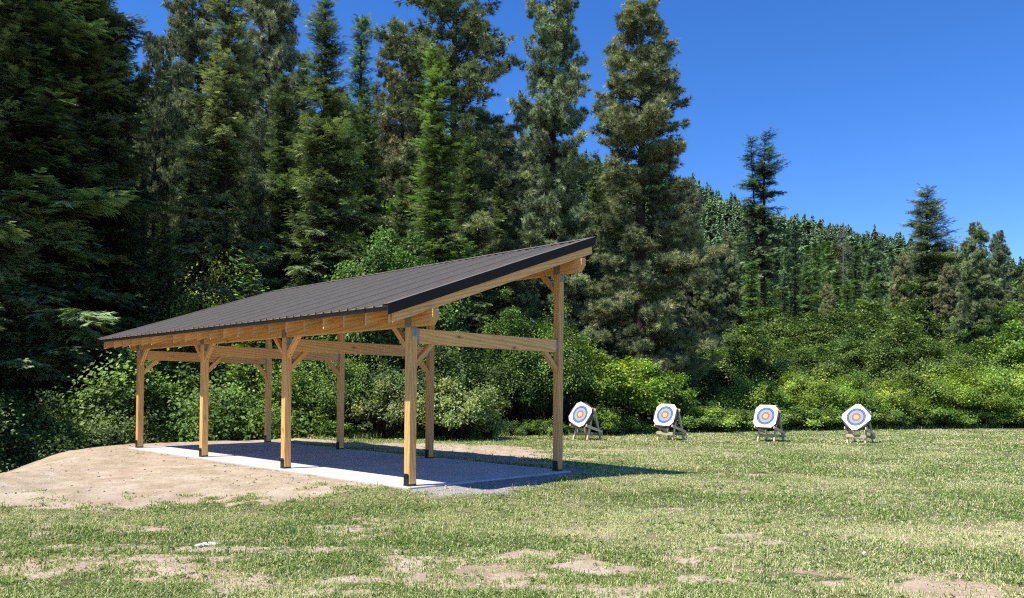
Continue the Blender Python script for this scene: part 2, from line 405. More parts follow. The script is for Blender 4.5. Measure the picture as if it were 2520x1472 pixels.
for row, (w0, H) in enumerate(((0, HA), (W, HB))):
    for s in S:
        # a post is built along its own X so that its grain runs upward
        c = L(s+PW/2, w0+PW/2, .012)
        post = member('post', c, c+Vector((0, 0, H-.016)), PW, PW, up=Vector((1, 0, 0)), bev=.006)
        # local axes: X = up, Z ~ shelter X, Y ~ shelter -Y
        bm = bmesh.new()
        add_box(bm, (-.012, -PW/2-.004, -PW/2-.004), (.02, PW/2+.004, PW/2+.004))
        for sy in (-1, 1):
            add_box(bm, (-.011, sy*(PW/2+.005)-.004, -PW/2+.008), (.17, sy*(PW/2+.005)+.004, PW/2-.008))
            add_box(bm, (.165, sy*(PW/2+.005)-.0035, -PW/2+.022), (.185, sy*(PW/2+.005)+.0035, PW/2-.022))
        pb = link('post_base', bm_mesh('post_base', bm, M_BLACK), post)
        for sy in (-1, 1):
            for zz in (-.03, .03): bolt(pb, (.135, sy*(PW/2+.014), zz), (0, 1, 0), .013)
        # galvanised cap plates that hold the long beam
        bm = bmesh.new(); top = H-.016
        for sy in (-1, 1):
            add_box(bm, (top, sy*(PW/2+.002)-.002, -.075), (top+.19, sy*(PW/2+.002)+.002, .075))
        for sz in (-1, 1):
            add_box(bm, (top-.15, -.05, sz*(PW/2+.002)-.002), (top, .05, sz*(PW/2+.002)+.002))
        for sy in (-1, 1):
            for a, b_ in ((.04, -.05), (.04, .05), (.14, -.05), (.14, .05)): add_cyl(bm, (top+a, sy*(PW/2+.006), b_), (0, 1, 0), .006, .006, 8)
        for sz in (-1, 1):
            for a in (-.12, -.08, -.04):
                for b_ in (-.02, .02): add_cyl(bm, (top+a, b_, sz*(PW/2+.006)), (0, 0, 1), .005, .005, 8)
        link('post_cap', bm_mesh('post_cap', bm, M_GALV), post)
# the two long beams, bottom corners cut off at both ends
for w0, z0 in ((0, HA), (W, HB)):
    d = .245; x0, x1 = -.54, 11.85; ch = .12
    pts = [(0, d), (0, ch), (.1, 0), (x1-x0-.1, 0), (x1-x0, ch), (x1-x0, d)]
    me = prism_mesh('beam', pts, -.065, .065, M_TIMBER, .004)
    b0 = link('beam', me, pav, L(x0, w0+PW/2, z0)); 
# tie beams between each pair of posts, hung in galvanised hangers
for s in S:
    tie = member('tie_beam', L(s+PW/2, PW+.003, 2.40), L(s+PW/2, W-.003, 2.40), .09, .24)
    for xe, sg in ((0, 1), (W-PW-.006, -1)):
        bm = bmesh.new(); a, b_ = (xe, xe+sg*.055); lo, hi = min(a, b_), max(a, b_)
        for sy in (-1, 1): add_box(bm, (lo, sy*.047-.0015, -.123), (hi, sy*.047+.0015, .11))
        add_box(bm, (lo, -.047, -.1235), (hi, .047, -.1205))
        for sy in (-1, 1):
            for zz in (-.08, -.02, .04, .09): add_cyl(bm, (xe+sg*.03, sy*.0495, zz), (0, 1, 0), .006, .004, 8)
        link('beam_hanger', bm_mesh('beam_hanger', bm, M_GALV), tie)
# knee braces
def brace(pa, pb, side):
    o = member('knee_brace', pa, pb, .088, .088, up=side, ends=(0, 0))
    return o
def knee(post_face, direction, ztop, leg=.40, t=.088):
    """brace from a post face point (z=ztop-leg) up to the underside at ztop; built as a prism with its mitred ends"""
    k = t*math.sqrt(2)
    pts = [(0, -leg), (leg, 0), (leg-k, 0), (0, -leg+k)]
    me = prism_mesh('knee_brace', pts, -t/2, t/2, M_TIMBER, .003)
    # grain direction: object turned so that local X follows the brace
    me.transform(Matrix.Rotation(R_(45), 4, 'Y'))
    o = link('knee_brace', me, pav)
    d = Vector(direction).normalized(); side = Vector((0, 0, 1)).cross(d)
    base = Matrix((d, side, Vector((0, 0, 1)))).transposed().to_4x4()
    base.translation = Vector(post_face)
    o.matrix_basis = base @ Matrix.Rotation(R_(-45), 4, 'Y')
    for f in (.16, .84):
        # bolts on the outer edge face
        q = Vector((0, 0, -leg)).lerp(Vector((leg, 0, 0)), f) ; n = Vector((1, 0, -1)).normalized()
        me2 = cyl_mesh('bolt', q+n*.001, n, .011, .006, M_BOLT, 10); me2.transform(Matrix.Rotation(R_(45), 4, 'Y'))
        link('bolt', me2, o)
    return o
for i, s in enumerate(S):
    for w0, H in ((0, HA), (W, HB)):
        if i > 0: knee(L(s-.001, w0+PW/2, H), (-1, 0, 0), H-.001)
        if i < 3: knee(L(s+PW+.001, w0+PW/2, H), (1, 0, 0), H-.001)
    knee(L(s+PW/2, PW+.001, 0)+Vector((0, 0, 2.279)), (0, -1, 0), 2.279)
    knee(L(s+PW/2, W-.001, 0)+Vector((0, 0, 2.279)), (0, 1, 0), 2.279)
# rafters
SL = .3495
def zr(w_): return 2.535 + SL*(w_+.66)            # underside of the rafters
wl, wh = -.66, 4.09; RD = .25
def rafter(u, name='rafter'):
    a = R_(0)
    ang = math.atan(SL); c_, s_ = math.cos(ang), math.sin(ang)
    def loc(w_, z): # into member frame (x along slope)
        dx, dz = w_-wl, z-zr(wl); return (dx*c_+dz*s_, -dx*s_+dz*c_)
    pts = [loc(wl, zr(wl)), loc(wh, zr(wh)), loc(wh, zr(wh)+RD), loc(wl, zr(wl)+RD)]
    me = prism_mesh(name, pts, -.019, .019, M_TIMBER, .002)
    o = link(name, me, pav)
    x = Vector((0, -c_, s_)); z = Vector((0, s_, c_)); y = z.cross(x)
    mt = Matrix((x, y, z)).transposed().to_4x4(); mt.translation = L(u, wl, zr(wl)); o.matrix_basis = mt
    return o
rafter(-.401); rafter(11.715)
us = np.linspace(-.31, 11.62, 21)
for u in us: rafter(float(u))
# purlins above the rafters
for k in range(9):
    w_ = wl+.06 + k*(wh-wl-.12)/8; z = zr(w_)+RD
    o = member('purlin', L(-.42, w_, z+.012), L(11.73, w_, z+.012), .088, .026, up=Vector((0, SL, 1)), bev=0)
# ribbed metal roof
u0_, u1_ = -.455, 11.79; prof = []
x = u0_; pitch_r = (u1_-u0_)/53
for k in range(53):
    a = u0_+k*pitch_r
    rh = .026 if k % 4 else .034
    prof += [(a, 0), (a+pitch_r*.38, 0), (a+pitch_r*.44, rh), (a+pitch_r*.56, rh), (a+pitch_r*.62, 0)]
prof.append((u1_, 0))
wr0, wr1 = -.79, 4.11
def ztop(w_): return zr(w_)+RD+.027
Vr, Fr = [], []
for (u, h) in prof:
    for w_ in (wr0, wr1):
        for t in (.002, -.0): Vr.append(L(u, w_, ztop(w_)+h+t-.0))
for k in range(len(prof)-1):
    a = k*4; b_ = a+4
    Fr += [(a, a+2, b_+2, b_), (a+1, b_+1, b_+3, a+3), (a, b_, b_+1, a+1), (a+2, a+3, b_+3, b_+2)]
rf = link('metal_roof', np_mesh('metal_roof', [tuple(v) for v in Vr], Fr, M_ROOF), pav)
# eave, rake and ridge trims
def strip(name, pts_uwz0, pts_uwz1, mat):
    bm = bmesh.new(); a = [bm.verts.new(p) for p in pts_uwz0]; b_ = [bm.verts.new(p) for p in pts_uwz1]; n = len(a)
    bm.faces.new(a); bm.faces.new(b_[::-1])
    for i in range(n): bm.faces.new([a[i], b_[i], b_[(i+1) % n], a[(i+1) % n]])
    bmesh.ops.recalc_face_normals(bm, faces=bm.faces); return link(name, bm_mesh(name, bm, mat), pav)
zz = ztop(-.72)-.003
cuts = [-.43, 2.62, 5.67, 8.72, 11.76]
for a, b_ in zip(cuts[:-1], cuts[1:]):
    t = .0015*(cuts.index(a) % 2)
    e = [(-.70-t, zz-.012), (-.70-t, zz-.075), (-.712-t, zz-.075), (-.712-t, zz-.012), ]
    strip('eave_trim', [L(a, p[0], p[1]) for p in e], [L(b_-.002, p[0], p[1]) for p in e], M_EAVE)
def rake(uo, sg, wa, wb, dz):
    # angle trim: face plate outside the rafter and a leg lying over the ribs
    def q(u, w_, dzv): return L(u, w_, ztop(w_)+.038+dzv+dz)
    for nm, (ua, ub, da, db) in (('face', (uo, uo+sg*.012, 0, -.165)),):
        P0 = [q(ua, wa, da), q(ub, wa, da), q(ub, wa, db), q(ua, wa, db)]
        P1 = [q(ua, wb, da), q(ub, wb, da), q(ub, wb, db), q(ua, wb, db)]
        f = strip('rake_trim', P0, P1, M_TRIM)
    P0 = [q(uo+sg*.012, wa, 0), q(uo-sg*.12, wa, 0), q(uo-sg*.12, wa, .003), q(uo+sg*.012, wa, .003)]
    P1 = [q(uo+sg*.012, wb, 0), q(uo-sg*.12, wb, 0), q(uo-sg*.12, wb, .003), q(uo+sg*.012, wb, .003)]
    return strip('rake_trim_top', P0, P1, M_ROOF)
rake(-.462, -1, -.80, 1.72, 0.0); rake(-.466, -1, 1.66, 4.13, .0035)
rake(11.797, 1, -.80, 1.72, 0.0); rake(11.801, 1, 1.66, 4.13, .0035)
P = [(4.00, .037), (4.125, .037), (4.125, -.12), (4.137, -.12), (4.137, .041), (4.00, .041)]
strip('ridge_trim', [L(-.45, p[0], ztop(p[0])+p[1]) for p in P], [L(11.78, p[0], ztop(p[0])+p[1]) for p in P], M_ROOF)

# ------------------------------------------------------------------ archery targets
def face_mat():
    b = NB('paper_target_face'); v = b.coord('Object')
    sp = b.n('ShaderNodeSeparateXYZ'); b.l(v, sp.inputs[0])
    cx = b.n('ShaderNodeCombineXYZ'); b.l(sp.outputs[0], cx.inputs[0]); b.l(sp.outputs[2], cx.inputs[2])
    ln = b.n('ShaderNodeVectorMath', operation='LENGTH'); b.l(cx.outputs[0], ln.inputs[0])
    r = b.n('ShaderNodeValToRGB'); r.color_ramp.interpolation = 'CONSTANT'; e = r.color_ramp.elements
    Y, Rd, B, K, Wt, G = (.86, .66, .12), (.68, .12, .12), (.20, .37, .62), (.075, .085, .105), (.80, .82, .84), (.38, .4, .42)
    Rd2, B2 = (.6, .09, .09), (.17, .33, .57)
    stops = [(0, Y), (.08, Rd), (.12, Rd2), (.122, Rd), (.16, B), (.2, B2), (.203, B), (.24, K), (.277, G), (.283, K), (.32, Wt)]
    while len(e) < len(stops): e.new(.5)
    for i, (p, c) in enumerate(stops): e[i].position = p; e[i].color = (*c, 1)
    b.l(ln.outputs['Value'], r.inputs[0])
    c = b.mix(.12, r.outputs[0], b.ramp(b.noise(9, v, 4), [(.3, (.6,)*3), (.6, (1,)*3)]), 'MULTIPLY')
    return b.done(b.principled(c, .7, b.bump(b.noise(5, v, 3), .3, .01), spec=.3).outputs[0])
M_FACE = face_mat()
def foam_mat():
    b = NB('layered_black_foam'); v = b.coord('Object'); mp = b.n('ShaderNodeMapping'); b.l(v, mp.inputs[0]); mp.inputs['Scale'].default_value = (2, 2, 40)
    n1 = b.noise(2, mp.outputs[0], 3)
    return b.done(b.principled(b.ramp(n1, [(.3, (.045, .047, .05)), (.7, (.12, .125, .13))]), .85, b.bump(n1, .4, .006), spec=.2).outputs[0])
M_FOAM = foam_mat()
bm = bmesh.new(); add_cyl(bm, (0, .08, 0), (0, 1, 0), .458, .17, 48)
bmesh.ops.bevel(bm, geom=[e for e in bm.edges if abs(e.verts[0].co.y-e.verts[1].co.y) < 1e-5], offset=.012, segments=2, affect='EDGES')
ME_FOAM = bm_mesh('foam_disc', bm, M_FOAM)
def face_mesh(a, c, tear):
    pts = [(-a+c, a), (a-c*.9, a), (a, a-c), (a, -a+c*1.1), (a-c, -a), (-a+c, -a), (-a, -a+c), (-a, a-c*1.05)]
    if tear: pts = pts[:2]+[(a-.6*c, a-.5*c), (a-.5*c, a-.62*c), (a-.32*c, a-.6*c)]+pts[2:]
    return prism_mesh('target_face', pts, -.006, -.001, M_FACE)
TILT = R_(21)
def leg_box(name, p0, p1, wd, dp, parent, side=Vector((1, 0, 0))):
    p0, p1 = Vector(p0), Vector(p1); x = (p1-p0).normalized(); y = side; z = x.cross(y).normalized(); y = z.cross(x)
    o = link(name, box_mesh(name, (0, -wd/2, -dp/2), ((p1-p0).length, wd/2, dp/2), M_TREATED, .003), parent)
    mt = Matrix((x, y, z)).transposed().to_4x4(); mt.translation = p0; o.matrix_basis = mt; return o
def target(x, y, yaw, face_roll, size, cut, tear, front_bar, lab, slab_):
    z = hz(x, y)
    st = empty('target_stand', (x, y, z), yaw); tag(st, slab_, 'target stand', 'wooden stands under the archery targets')
    # front legs lean back with the target; rear legs splay behind; side rails carry the target
    for sx in (-1, 1):
        leg_box('leg', (sx*.30, -.10, -.03), (sx*.26, .30, 1.12), .055, .085, st)
        leg_box('leg', (sx*.31, .72, -.03), (sx*.25, .36, 1.10), .05, .085, st)
        leg_box('side_rail', (sx*.35, -.24, .52), (sx*.355, .74, .27), .038, .09, st)
    leg_box('top_rail', (-.36, .33, 1.06), (.36, .33, 1.06), .04, .09, st, side=Vector((0, 1, 0)))
    leg_box('rear_rail', (-.40, .70, .20), (.40, .70, .18), .04, .09, st, side=Vector((0, 1, 0)))
    if front_bar: leg_box('front_rail', (-.33, -.13, .25), (.33, -.13, .23), .038, .11, st, side=Vector((0, 1, 0)))
    else: leg_box('cross_rail', (-.36, .12, .20), (.36, .12, .20), .038, .11, st, side=Vector((0, 1, 0)))
    Rz = Matrix.Rotation(yaw, 4, 'Z')
    c = Vector((x, y, z)) + Rz @ Vector((0, -.115, .90))
    t = empty('archery_target', c); tag(t, lab, 'archery target', 'round archery targets across the field')
    t.matrix_basis = Matrix.Translation(c) @ Rz @ Matrix.Rotation(-TILT, 4, 'X')
    link('foam_disc', ME_FOAM, t)
    f = link('target_face', face_mesh(size, cut, tear), t, (0, 0, 0), (0, face_roll, 0))
YAW = R_(-41)
TG = [(1433, 27.6, 24, .40, .13, 0, 0, 'archery target beside the tallest shelter post, its white face turned askew', 'wooden stand with no low front board, nearest the shelter'),
      (1641, 27.9, 3, .405, .14, 0, 1, 'archery target with upright white face in front of dark shrubs, near the yellow-green maple', 'wooden stand with pale front board before the dark shrubs'),
      (1888, 27.5, 2, .41, .14, 1, 0, 'archery target with upright white face torn at its upper right corner', 'wooden stand under the torn target, dark sagging board between its legs'),
      (2110, 27.2, 47, .395, .11, 0, 1, 'archery target with white face pinned cornerwise, set farthest into the open field', 'wooden stand with pale front board, rightmost in the open field')]
def at(xd, d):
    """ground point in image column xd at depth d"""
    return ((xd-CX)/F_PX*d, d)
for xd, d, fr, sz, ct, tear, fb, lab, sl in TG:
    px, py = at(xd, d); target(px, py, YAW, R_(fr), sz, ct, tear, fb, lab, sl)

# ------------------------------------------------------------------ plant geometry
class Geo:
    def __init__(s): s.V, s.T, s.A, s.n = [], [], [], 0
    def add(s, V, T, tone):
        V = np.asarray(V).reshape(-1, 3); s.V.append(V); s.T.append(np.asarray(T)+s.n); s.n += len(V)
        s.A.append(np.broadcast_to(np.asarray(tone, float), (len(V),)))
    def inst(s, tv, tt, pos, X, Y, Z, sc_, tone):
        """copies of a small template at many places; X,Y,Z axes (N,3), sc_ (N,3)"""
        N = len(pos)
        if N == 0: return
        P = pos[:, None, :] + tv[None, :, 0:1]*sc_[:, None, 0:1]*X[:, None, :] + tv[None, :, 1:2]*sc_[:, None, 1:2]*Y[:, None, :] + tv[None, :, 2:3]*sc_[:, None, 2:3]*Z[:, None, :]
        T = tt[None] + (np.arange(N)*len(tv))[:, None, None]
        tone = np.asarray(tone)
        a = np.repeat(tone, len(tv)) if tone.ndim == 1 else tone.ravel()
        s.add(P.reshape(-1, 3), T.reshape(-1, 3), a)
    def tube(s, P, rad, n=5, tone=.5):
        P = np.asarray(P, float); rad = np.asarray(rad, float); k = len(P)
        D = np.gradient(P, axis=0); D /= np.linalg.norm(D, axis=1)[:, None]+1e-9
        ref = np.where(np.abs(D[:, 2:3]) > .9, [[1., 0, 0]], [[0, 0, 1.]])
        X = np.cross(ref, D); X /= np.linalg.norm(X, axis=1)[:, None]; Y = np.cross(D, X)
        a = np.arange(n)/n*2*np.pi
        ring = P[:, None]+rad[:, None, None]*(np.cos(a)[None, :, None]*X[:, None]+np.sin(a)[None, :, None]*Y[:, None])
        i = np.arange(k-1)[:, None]*n; j = np.arange(n)[None]; j2 = (j+1) % n
        q = np.stack([i+j, i+j2, i+n+j2, i+n+j], -1).reshape(-1, 4)
        s.add(ring.reshape(-1, 3), np.concatenate([q[:, [0, 1, 2]], q[:, [0, 2, 3]]]), tone)
    def mesh(s, name, mat): return None if not s.V else np_mesh(name, np.concatenate(s.V), np.concatenate(s.T), mat, False, tone=np.clip(np.concatenate(s.A), 0, 1))
def norm(a): return a/(np.linalg.norm(a, axis=-1, keepdims=True)+1e-9)

def spray_template(pairs, wid, ll, seed=0):
    r = np.random.default_rng(seed)
    v, t = [], []
    def tri(a, b_, c): i = len(v); v.extend([a, b_, c]); t.append((i, i+1, i+2))
    tri((0, -wid/2, 0), (0, wid/2, 0), (1, 0, -.04))
    for k in range(pairs):
        x0 = .12+.8*k/pairs
        l_ = ll*(1-.55*x0)*r.uniform(.8, 1.15)
        for sg in (-1, 1):
            z = r.uniform(-.09, .06)
            tri((x0, 0, 0), (x0+.085, 0, 0), (x0+l_*.72, sg*l_*.8, z))
            tri((x0+l_*.28, sg*l_*.34, z*.4), (x0+l_*.5, sg*l_*.45, z*.4), (x0+l_*1.02, sg*l_*.5, z-.03))
    return np.array(v, float), np.array(t)
SPRAY = spray_template(5, .11, .6); SPRAY_OPEN = spray_template(5, .13, .6, 2); SPRAY_FINE = spray_template(10, .08, .5, 3); SPRAY_LOW = spray_template(4, .42, .8, 5)
def tuft_template(n, w_, seed):
    r = np.random.default_rng(seed); v, t = [], []
    for k in range(n):
        d = r.normal(size=3); d[0] = abs(d[0])*.9+.15; d /= np.linalg.norm(d); s = np.cross(d, r.normal(size=3)); s /= np.linalg.norm(s)
        i = len(v); o = d*.05
        v += [tuple(o-s*w_/2), tuple(o+s*w_/2), tuple(d*r.uniform(.75, 1.1))]; t.append((i, i+1, i+2))
    return np.array(v), np.array(t)
TUFT = tuft_template(24, .085, 1); TUFT_LOW = tuft_template(9, .26, 2)

def conifer(seed, h, r, base, style, dens=1.0, shape=1.0, ragged=.2, droop=.25, spray=SPRAY, dead=0, twin=False, twig=1.0, bare=0.0, bend=.0):
    """returns (trunk mesh, crown mesh). base: height where the live crown begins"""
    g = np.random.default_rng(seed); fol, wood = Geo(), Geo()
    nz = 14; tz = np.linspace(0, h, nz)
    wx = np.cumsum(g.normal(0, .03, nz))*np.linspace(0, 1, nz)+bend*np.sin(tz/h*3); wy = np.cumsum(g.normal(0, .03, nz))*np.linspace(0, 1, nz)
    rb = .014*h*(1-tz/h)**.85+.015; rb[0] *= 1.25
    wood.tube(np.stack([wx, wy, tz], 1), rb, 8, .5)
    axes = [(wx, wy, tz, base, h, 1.0)]
    if twin:
        z2 = np.linspace(h*.5, h*.98, 9); o2 = np.linspace(0, 1, 9)**.6*r*.5
        x2 = np.interp(z2, tz, wx)-o2; y2 = np.interp(z2, tz, wy)+o2*.2
        wood.tube(np.stack([x2, y2, z2], 1), np.linspace(.1, .02, 9), 6, .5)
        axes.append((x2, y2, z2, h*.6, h*.98, .7))
    for ax, (AX, AY, AZ, b0, hh, rs) in enumerate(axes):
        z = b0
        while z < hh-.15:
            f = (z-b0)/(hh-b0)
            prof = (((1-f)**shape)*min(1, .55+f*4))*.94+.06
            step = (.42 if style == 'fir' else .5)/dens*(.55+.45*(1-f))
            nb = g.integers(4, 7) if style == 'fir' else g.integers(3, 6)
            lumpy = .62+.62*vnoise(np.array([z*.75]), np.array([seed*3.7]))[0]
            for k in range(nb):
                az = g.uniform(0, 2*np.pi); zz_ = z+g.uniform(-.42, .42)*(1-.6*f)
                side_l = .6+.75*vnoise(np.array([az*1.3+seed]), np.array([z*.5]))[0]
                Lb = max(.35, r*rs*prof*side_l*lumpy*g.uniform(1-ragged*1.5, 1+ragged))
                if g.random() < bare: continue
                hd = np.array([np.cos(az), np.sin(az), 0]); sd_ = np.array([-hd[1], hd[0], 0])
                rise = (.45*f+.05 if style == 'fir' else .55*f+.1)+g.normal(0, .08); dr = droop*(1-f)*g.uniform(.7, 1.3)
                t = np.linspace(0, 1, 7)
                P = np.array([np.interp(zz_, AZ, AX), np.interp(zz_, AZ, AY), zz_]) + Lb*(t[:, None]*hd + (rise*t-dr*2.0*t*t+dr*.8*t**3)[:, None]*np.array([0, 0, 1]) + (.06*g.normal()*t*t)[:, None]*sd_)
                wood.tube(P, np.linspace(.012+.012*Lb, .006, 7), 3, .5)
                btone = np.clip(g.normal(.42, .2), 0, 1)
                if style == 'fir':
                    sp_ = .115/dens**.5*twig
                    nt_ = max(4, int(Lb/sp_)); ts = np.linspace(.12, 1, nt_); ts = np.repeat(ts, 2); sg = np.tile([-1., 1.], nt_)
                    pos = np.stack([np.interp(ts, t, P[:, i]) for i in range(3)], 1)
                    l_ = (.2*twig+.26*Lb*(1-ts)**.8).clip(.24*twig, .66*twig+.06)*g.uniform(.6, 1.4, len(ts))
                    fwv = norm(np.gradient(P, axis=0)); fx = np.stack([np.interp(ts, t, fwv[:, i]) for i in range(3)], 1)
                    X = norm(fx*g.uniform(.45, .9, (len(ts), 1)) + sg[:, None]*sd_*.9 + np.array([0, 0, 1])*g.normal(-.16, .24, (len(ts), 1)))
                    pos = pos+g.normal(0, .045, pos.shape)*[1, 1, 1.5]
                    tipm = ts > .93; X[tipm] = norm(fx[tipm]+sg[tipm, None]*sd_*.25)
                    Y = norm(np.cross(np.array([0, 0, 1.]), X)+g.normal(0, .25, X.shape)); Z = np.cross(X, Y)
                    tone = np.clip(btone-.36+.6*ts+g.normal(0, .13, len(ts)), 0, 1)  # new-growth tips lighter; inner needles darkened in the tone like crown shade
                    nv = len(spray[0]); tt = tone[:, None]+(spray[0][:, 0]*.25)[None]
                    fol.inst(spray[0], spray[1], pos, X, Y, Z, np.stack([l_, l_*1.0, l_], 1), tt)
                else:
                    nf = max(3, int(Lb*4.2*dens)); ts = g.uniform(.25, 1, nf); ts[0] = 1; ts[1] = .9
                    for tq in ts:
                        p0 = np.array([np.interp(tq, t, P[:, i]) for i in range(3)])
                        sl_ = g.uniform(.25, .6)*(.5+.5*min(1.5, Lb/2))*(1.1-.4*tq)
                        d = norm(hd*g.uniform(.3, 1)+sd_*g.normal(0, .7)+np.array([0, 0, g.normal(.3, .35)]))
                        p1 = p0+d*sl_
                        wood.tube(np.stack([p0, (p0+p1)/2-[0, 0, .03], p1]), [.011, .009, .006], 3, .5)
                        nt_ = 7; q = g.uniform(.35, 1.05, nt_); pos = p0+d*sl_*q[:, None]+g.normal(0, .09, (nt_, 3))
                        X = norm(d+g.normal(0, .45, (nt_, 3))+np.array([0, 0, .25])); Y = norm(np.cross(X, g.normal(size=(nt_, 3)))); Z = np.cross(X, Y)
                        s_ = g.uniform(.18, .32, nt_)*twig
                        tone = np.clip(btone+g.normal(0, .2, nt_)+.1*tq, 0, 1)
                        tp = TUFT if twig < 1.3 else TUFT_LOW
                        tt = tone[:, None]+(np.linalg.norm(tp[0], axis=1)*.2-.1)[None]
                        fol.inst(tp[0], tp[1], pos, X, Y, Z, np.stack([s_]*3, 1), tt)
            z += step
    for k in range(dead):
        z = g.uniform(h*.06, base+h*.06); az = g.uniform(0, 6.28); Lb = g.uniform(.25, .85)*r; hd = np.array([np.cos(az), np.sin(az), 0]); t = np.linspace(0, 1, 6)
        P = np.array([np.interp(z, tz, wx), np.interp(z, tz, wy), z])+Lb*(t[:, None]*hd+(g.uniform(-.3, .1)*t-g.uniform(.1, .5)*t*t)[:, None]*np.array([0, 0, 1]))
        wood.tube(P, np.linspace(.025, .006, 6), 3, .5)
        for _ in range(4):
            tq = g.uniform(.3, 1); p0 = np.array([np.interp(tq, t, P[:, i]) for i in range(3)]); p1 = p0+norm(hd+g.normal(0, .7, 3))*g.uniform(.2, .5)
            wood.tube(np.stack([p0, p1]), [.01, .004], 3, .5)
    return wood, fol
PROTO = {}
def proto(key, *a, bark=None, leaf=None, **k):
    wd, fl = conifer(*a, **k)
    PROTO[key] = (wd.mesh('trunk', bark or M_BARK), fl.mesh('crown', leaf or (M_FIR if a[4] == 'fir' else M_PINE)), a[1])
proto('firA', 11, 24, 2.9, 1.5, 'fir', dens=1.35, shape=.7, dead=25)
proto('firB', 12, 22, 3.0, .8, 'fir', dens=1.5, shape=.6, ragged=.35, droop=.32)
proto('firC', 13, 20, 2.1, .8, 'fir', dens=1.5, shape=.75, ragged=.3, droop=.22)
proto('firN', 14, 22, 4.0, .3, 'fir', dens=1.5, shape=.6, ragged=.3, droop=.34, spray=SPRAY_FINE, twig=.9)
proto('pineA', 21, 26, 3.3, 3.5, 'pine', dens=1.35, shape=.55, ragged=.3, droop=.12, dead=20)
proto('pineB', 22, 24, 3.2, 1.0, 'pine', dens=1.5, shape=.6, ragged=.22, droop=.15)
proto('pineC', 23, 24, 3.6, 5.0, 'pine', dens=1.15, shape=.45, ragged=.4, droop=.1, dead=30)
proto('pineS', 24, 18, 2.7, 3.0, 'fir', dens=1.4, shape=.5, ragged=.35, droop=.15, dead=25)
proto('old', 25, 24, 2.4, 12.0, 'fir', dens=1.15, shape=.5, ragged=.6, droop=.3, dead=170, twin=True, bare=.27, spray=SPRAY_OPEN, twig=.8)
proto('snag', 26, 17, 3.4, 15.0, 'fir', dens=.5, shape=.6, dead=150, bare=1.1, bark=M_DEAD)
proto('hillA', 31, 14, 2.5, .4, 'fir', dens=.8, shape=1.0, droop=.25, spray=SPRAY_LOW, twig=1.8)
proto('hillB', 32, 15, 2.2, .6, 'fir', dens=.75, shape=.95, ragged=.3, droop=.3, spray=SPRAY_LOW, twig=1.8)
proto('hillP', 33, 14, 2.3, 1.2, 'pine', dens=.75, shape=.85, ragged=.3, droop=.12, twig=2.3)
proto('sapling', 34, 5, 1.1, .4, 'fir', dens=.75, shape=.8, ragged=.3, droop=.2, spray=SPRAY_FINE, twig=.45)

LEAFV = np.array([(0, 0, 0), (.45, .36, .06), (1, 0, -.08), (.45, -.36, .06)], float); LEAFT = np.array([(0, 1, 2), (0, 2, 3)])
def shrub(seed, h, r, n, leaf=.12, stems=9, flowers=0, loose=.5, top=1.0):
    """leafy shrub: stems fan out, leaf clumps sit round the stem ends on an uneven dome"""
    g = np.random.default_rng(seed); wood, fol, fl = Geo(), Geo(), Geo()
    nc = int(46*loose+34); C = []
    for k in range(nc):
        th = g.uniform(0, 2*np.pi); ph = np.arccos(g.uniform(-.15, 1)); q = g.uniform(.3, 1)**.5*(.65+.55*g.random())
        c = np.array([np.cos(th)*np.sin(ph)*r*q, np.sin(th)*np.sin(ph)*r*q, h*.44+np.cos(ph)*h*.5*q*top])
        c[2] = max(c[2], .15*h); C.append(c)
        s0 = np.array([g.normal(0, .12*r), g.normal(0, .12*r), 0]); t = np.linspace(0, 1, 5)[:, None]
        P = s0*(1-t)+c*t + np.array([0, 0, 1])*(t*(1-t))*h*.25
        wood.tube(P, np.linspace(.02+.004*h, .006, 5), 3)
        if g.random() < .35:
            c2 = c+norm(c-np.array([0, 0, h*.4]))*r*g.uniform(.12, .3)+np.array([0, 0, g.uniform(0, .12)*h]); C.append(c2)
    C = np.array(C); per = n//len(C)
    pz_ = ()
    for c in C:
        cs = r*g.uniform(.10, .30)*(1.0 if len(pz_) else 1)
        d = norm(g.normal(size=(per, 3))); rad = cs*np.abs(g.normal(.85, .38, (per, 1)))
        pos = c+d*rad*np.array([1, 1, .75])
        pos = pos[pos[:, 2] > .03]; d = d[:len(pos)]
        out = norm(pos-np.array([0, 0, h*.35]))
        Z = norm(np.array([0, 0, .8])+out*.7+g.normal(0, .55, pos.shape)); X = norm(np.cross(g.normal(size=pos.shape), Z)); Y = np.cross(Z, X)
        s_ = leaf*g.uniform(.6, 1.35, len(pos)); ct = g.normal(.45, .16)
        fol.inst(LEAFV, LEAFT, pos, X, Y, Z, np.stack([s_]*3, 1), np.clip(ct+g.normal(0, .16, len(pos)), 0, 1))
        if flowers:
            m = g.random(len(pos)) < flowers
            m &= (out*1).dot(np.array([0, 0, 1])) > -.2
            pf = pos[m]+out[m]*.05
            for _ in range(3):
                pz = pf+g.normal(0, .025, pf.shape)
                fl.inst(LEAFV, LEAFT, pz, X[m], Y[m], Z[m], np.stack([s_[m]*.55]*3, 1), g.random(len(pf)))
    ms = (wood.mesh('stems', M_BARK), fol.mesh('leaves', M_LEAF)) + ((fl.mesh('flowers', M_FLOWER),) if flowers else ())
    return ms
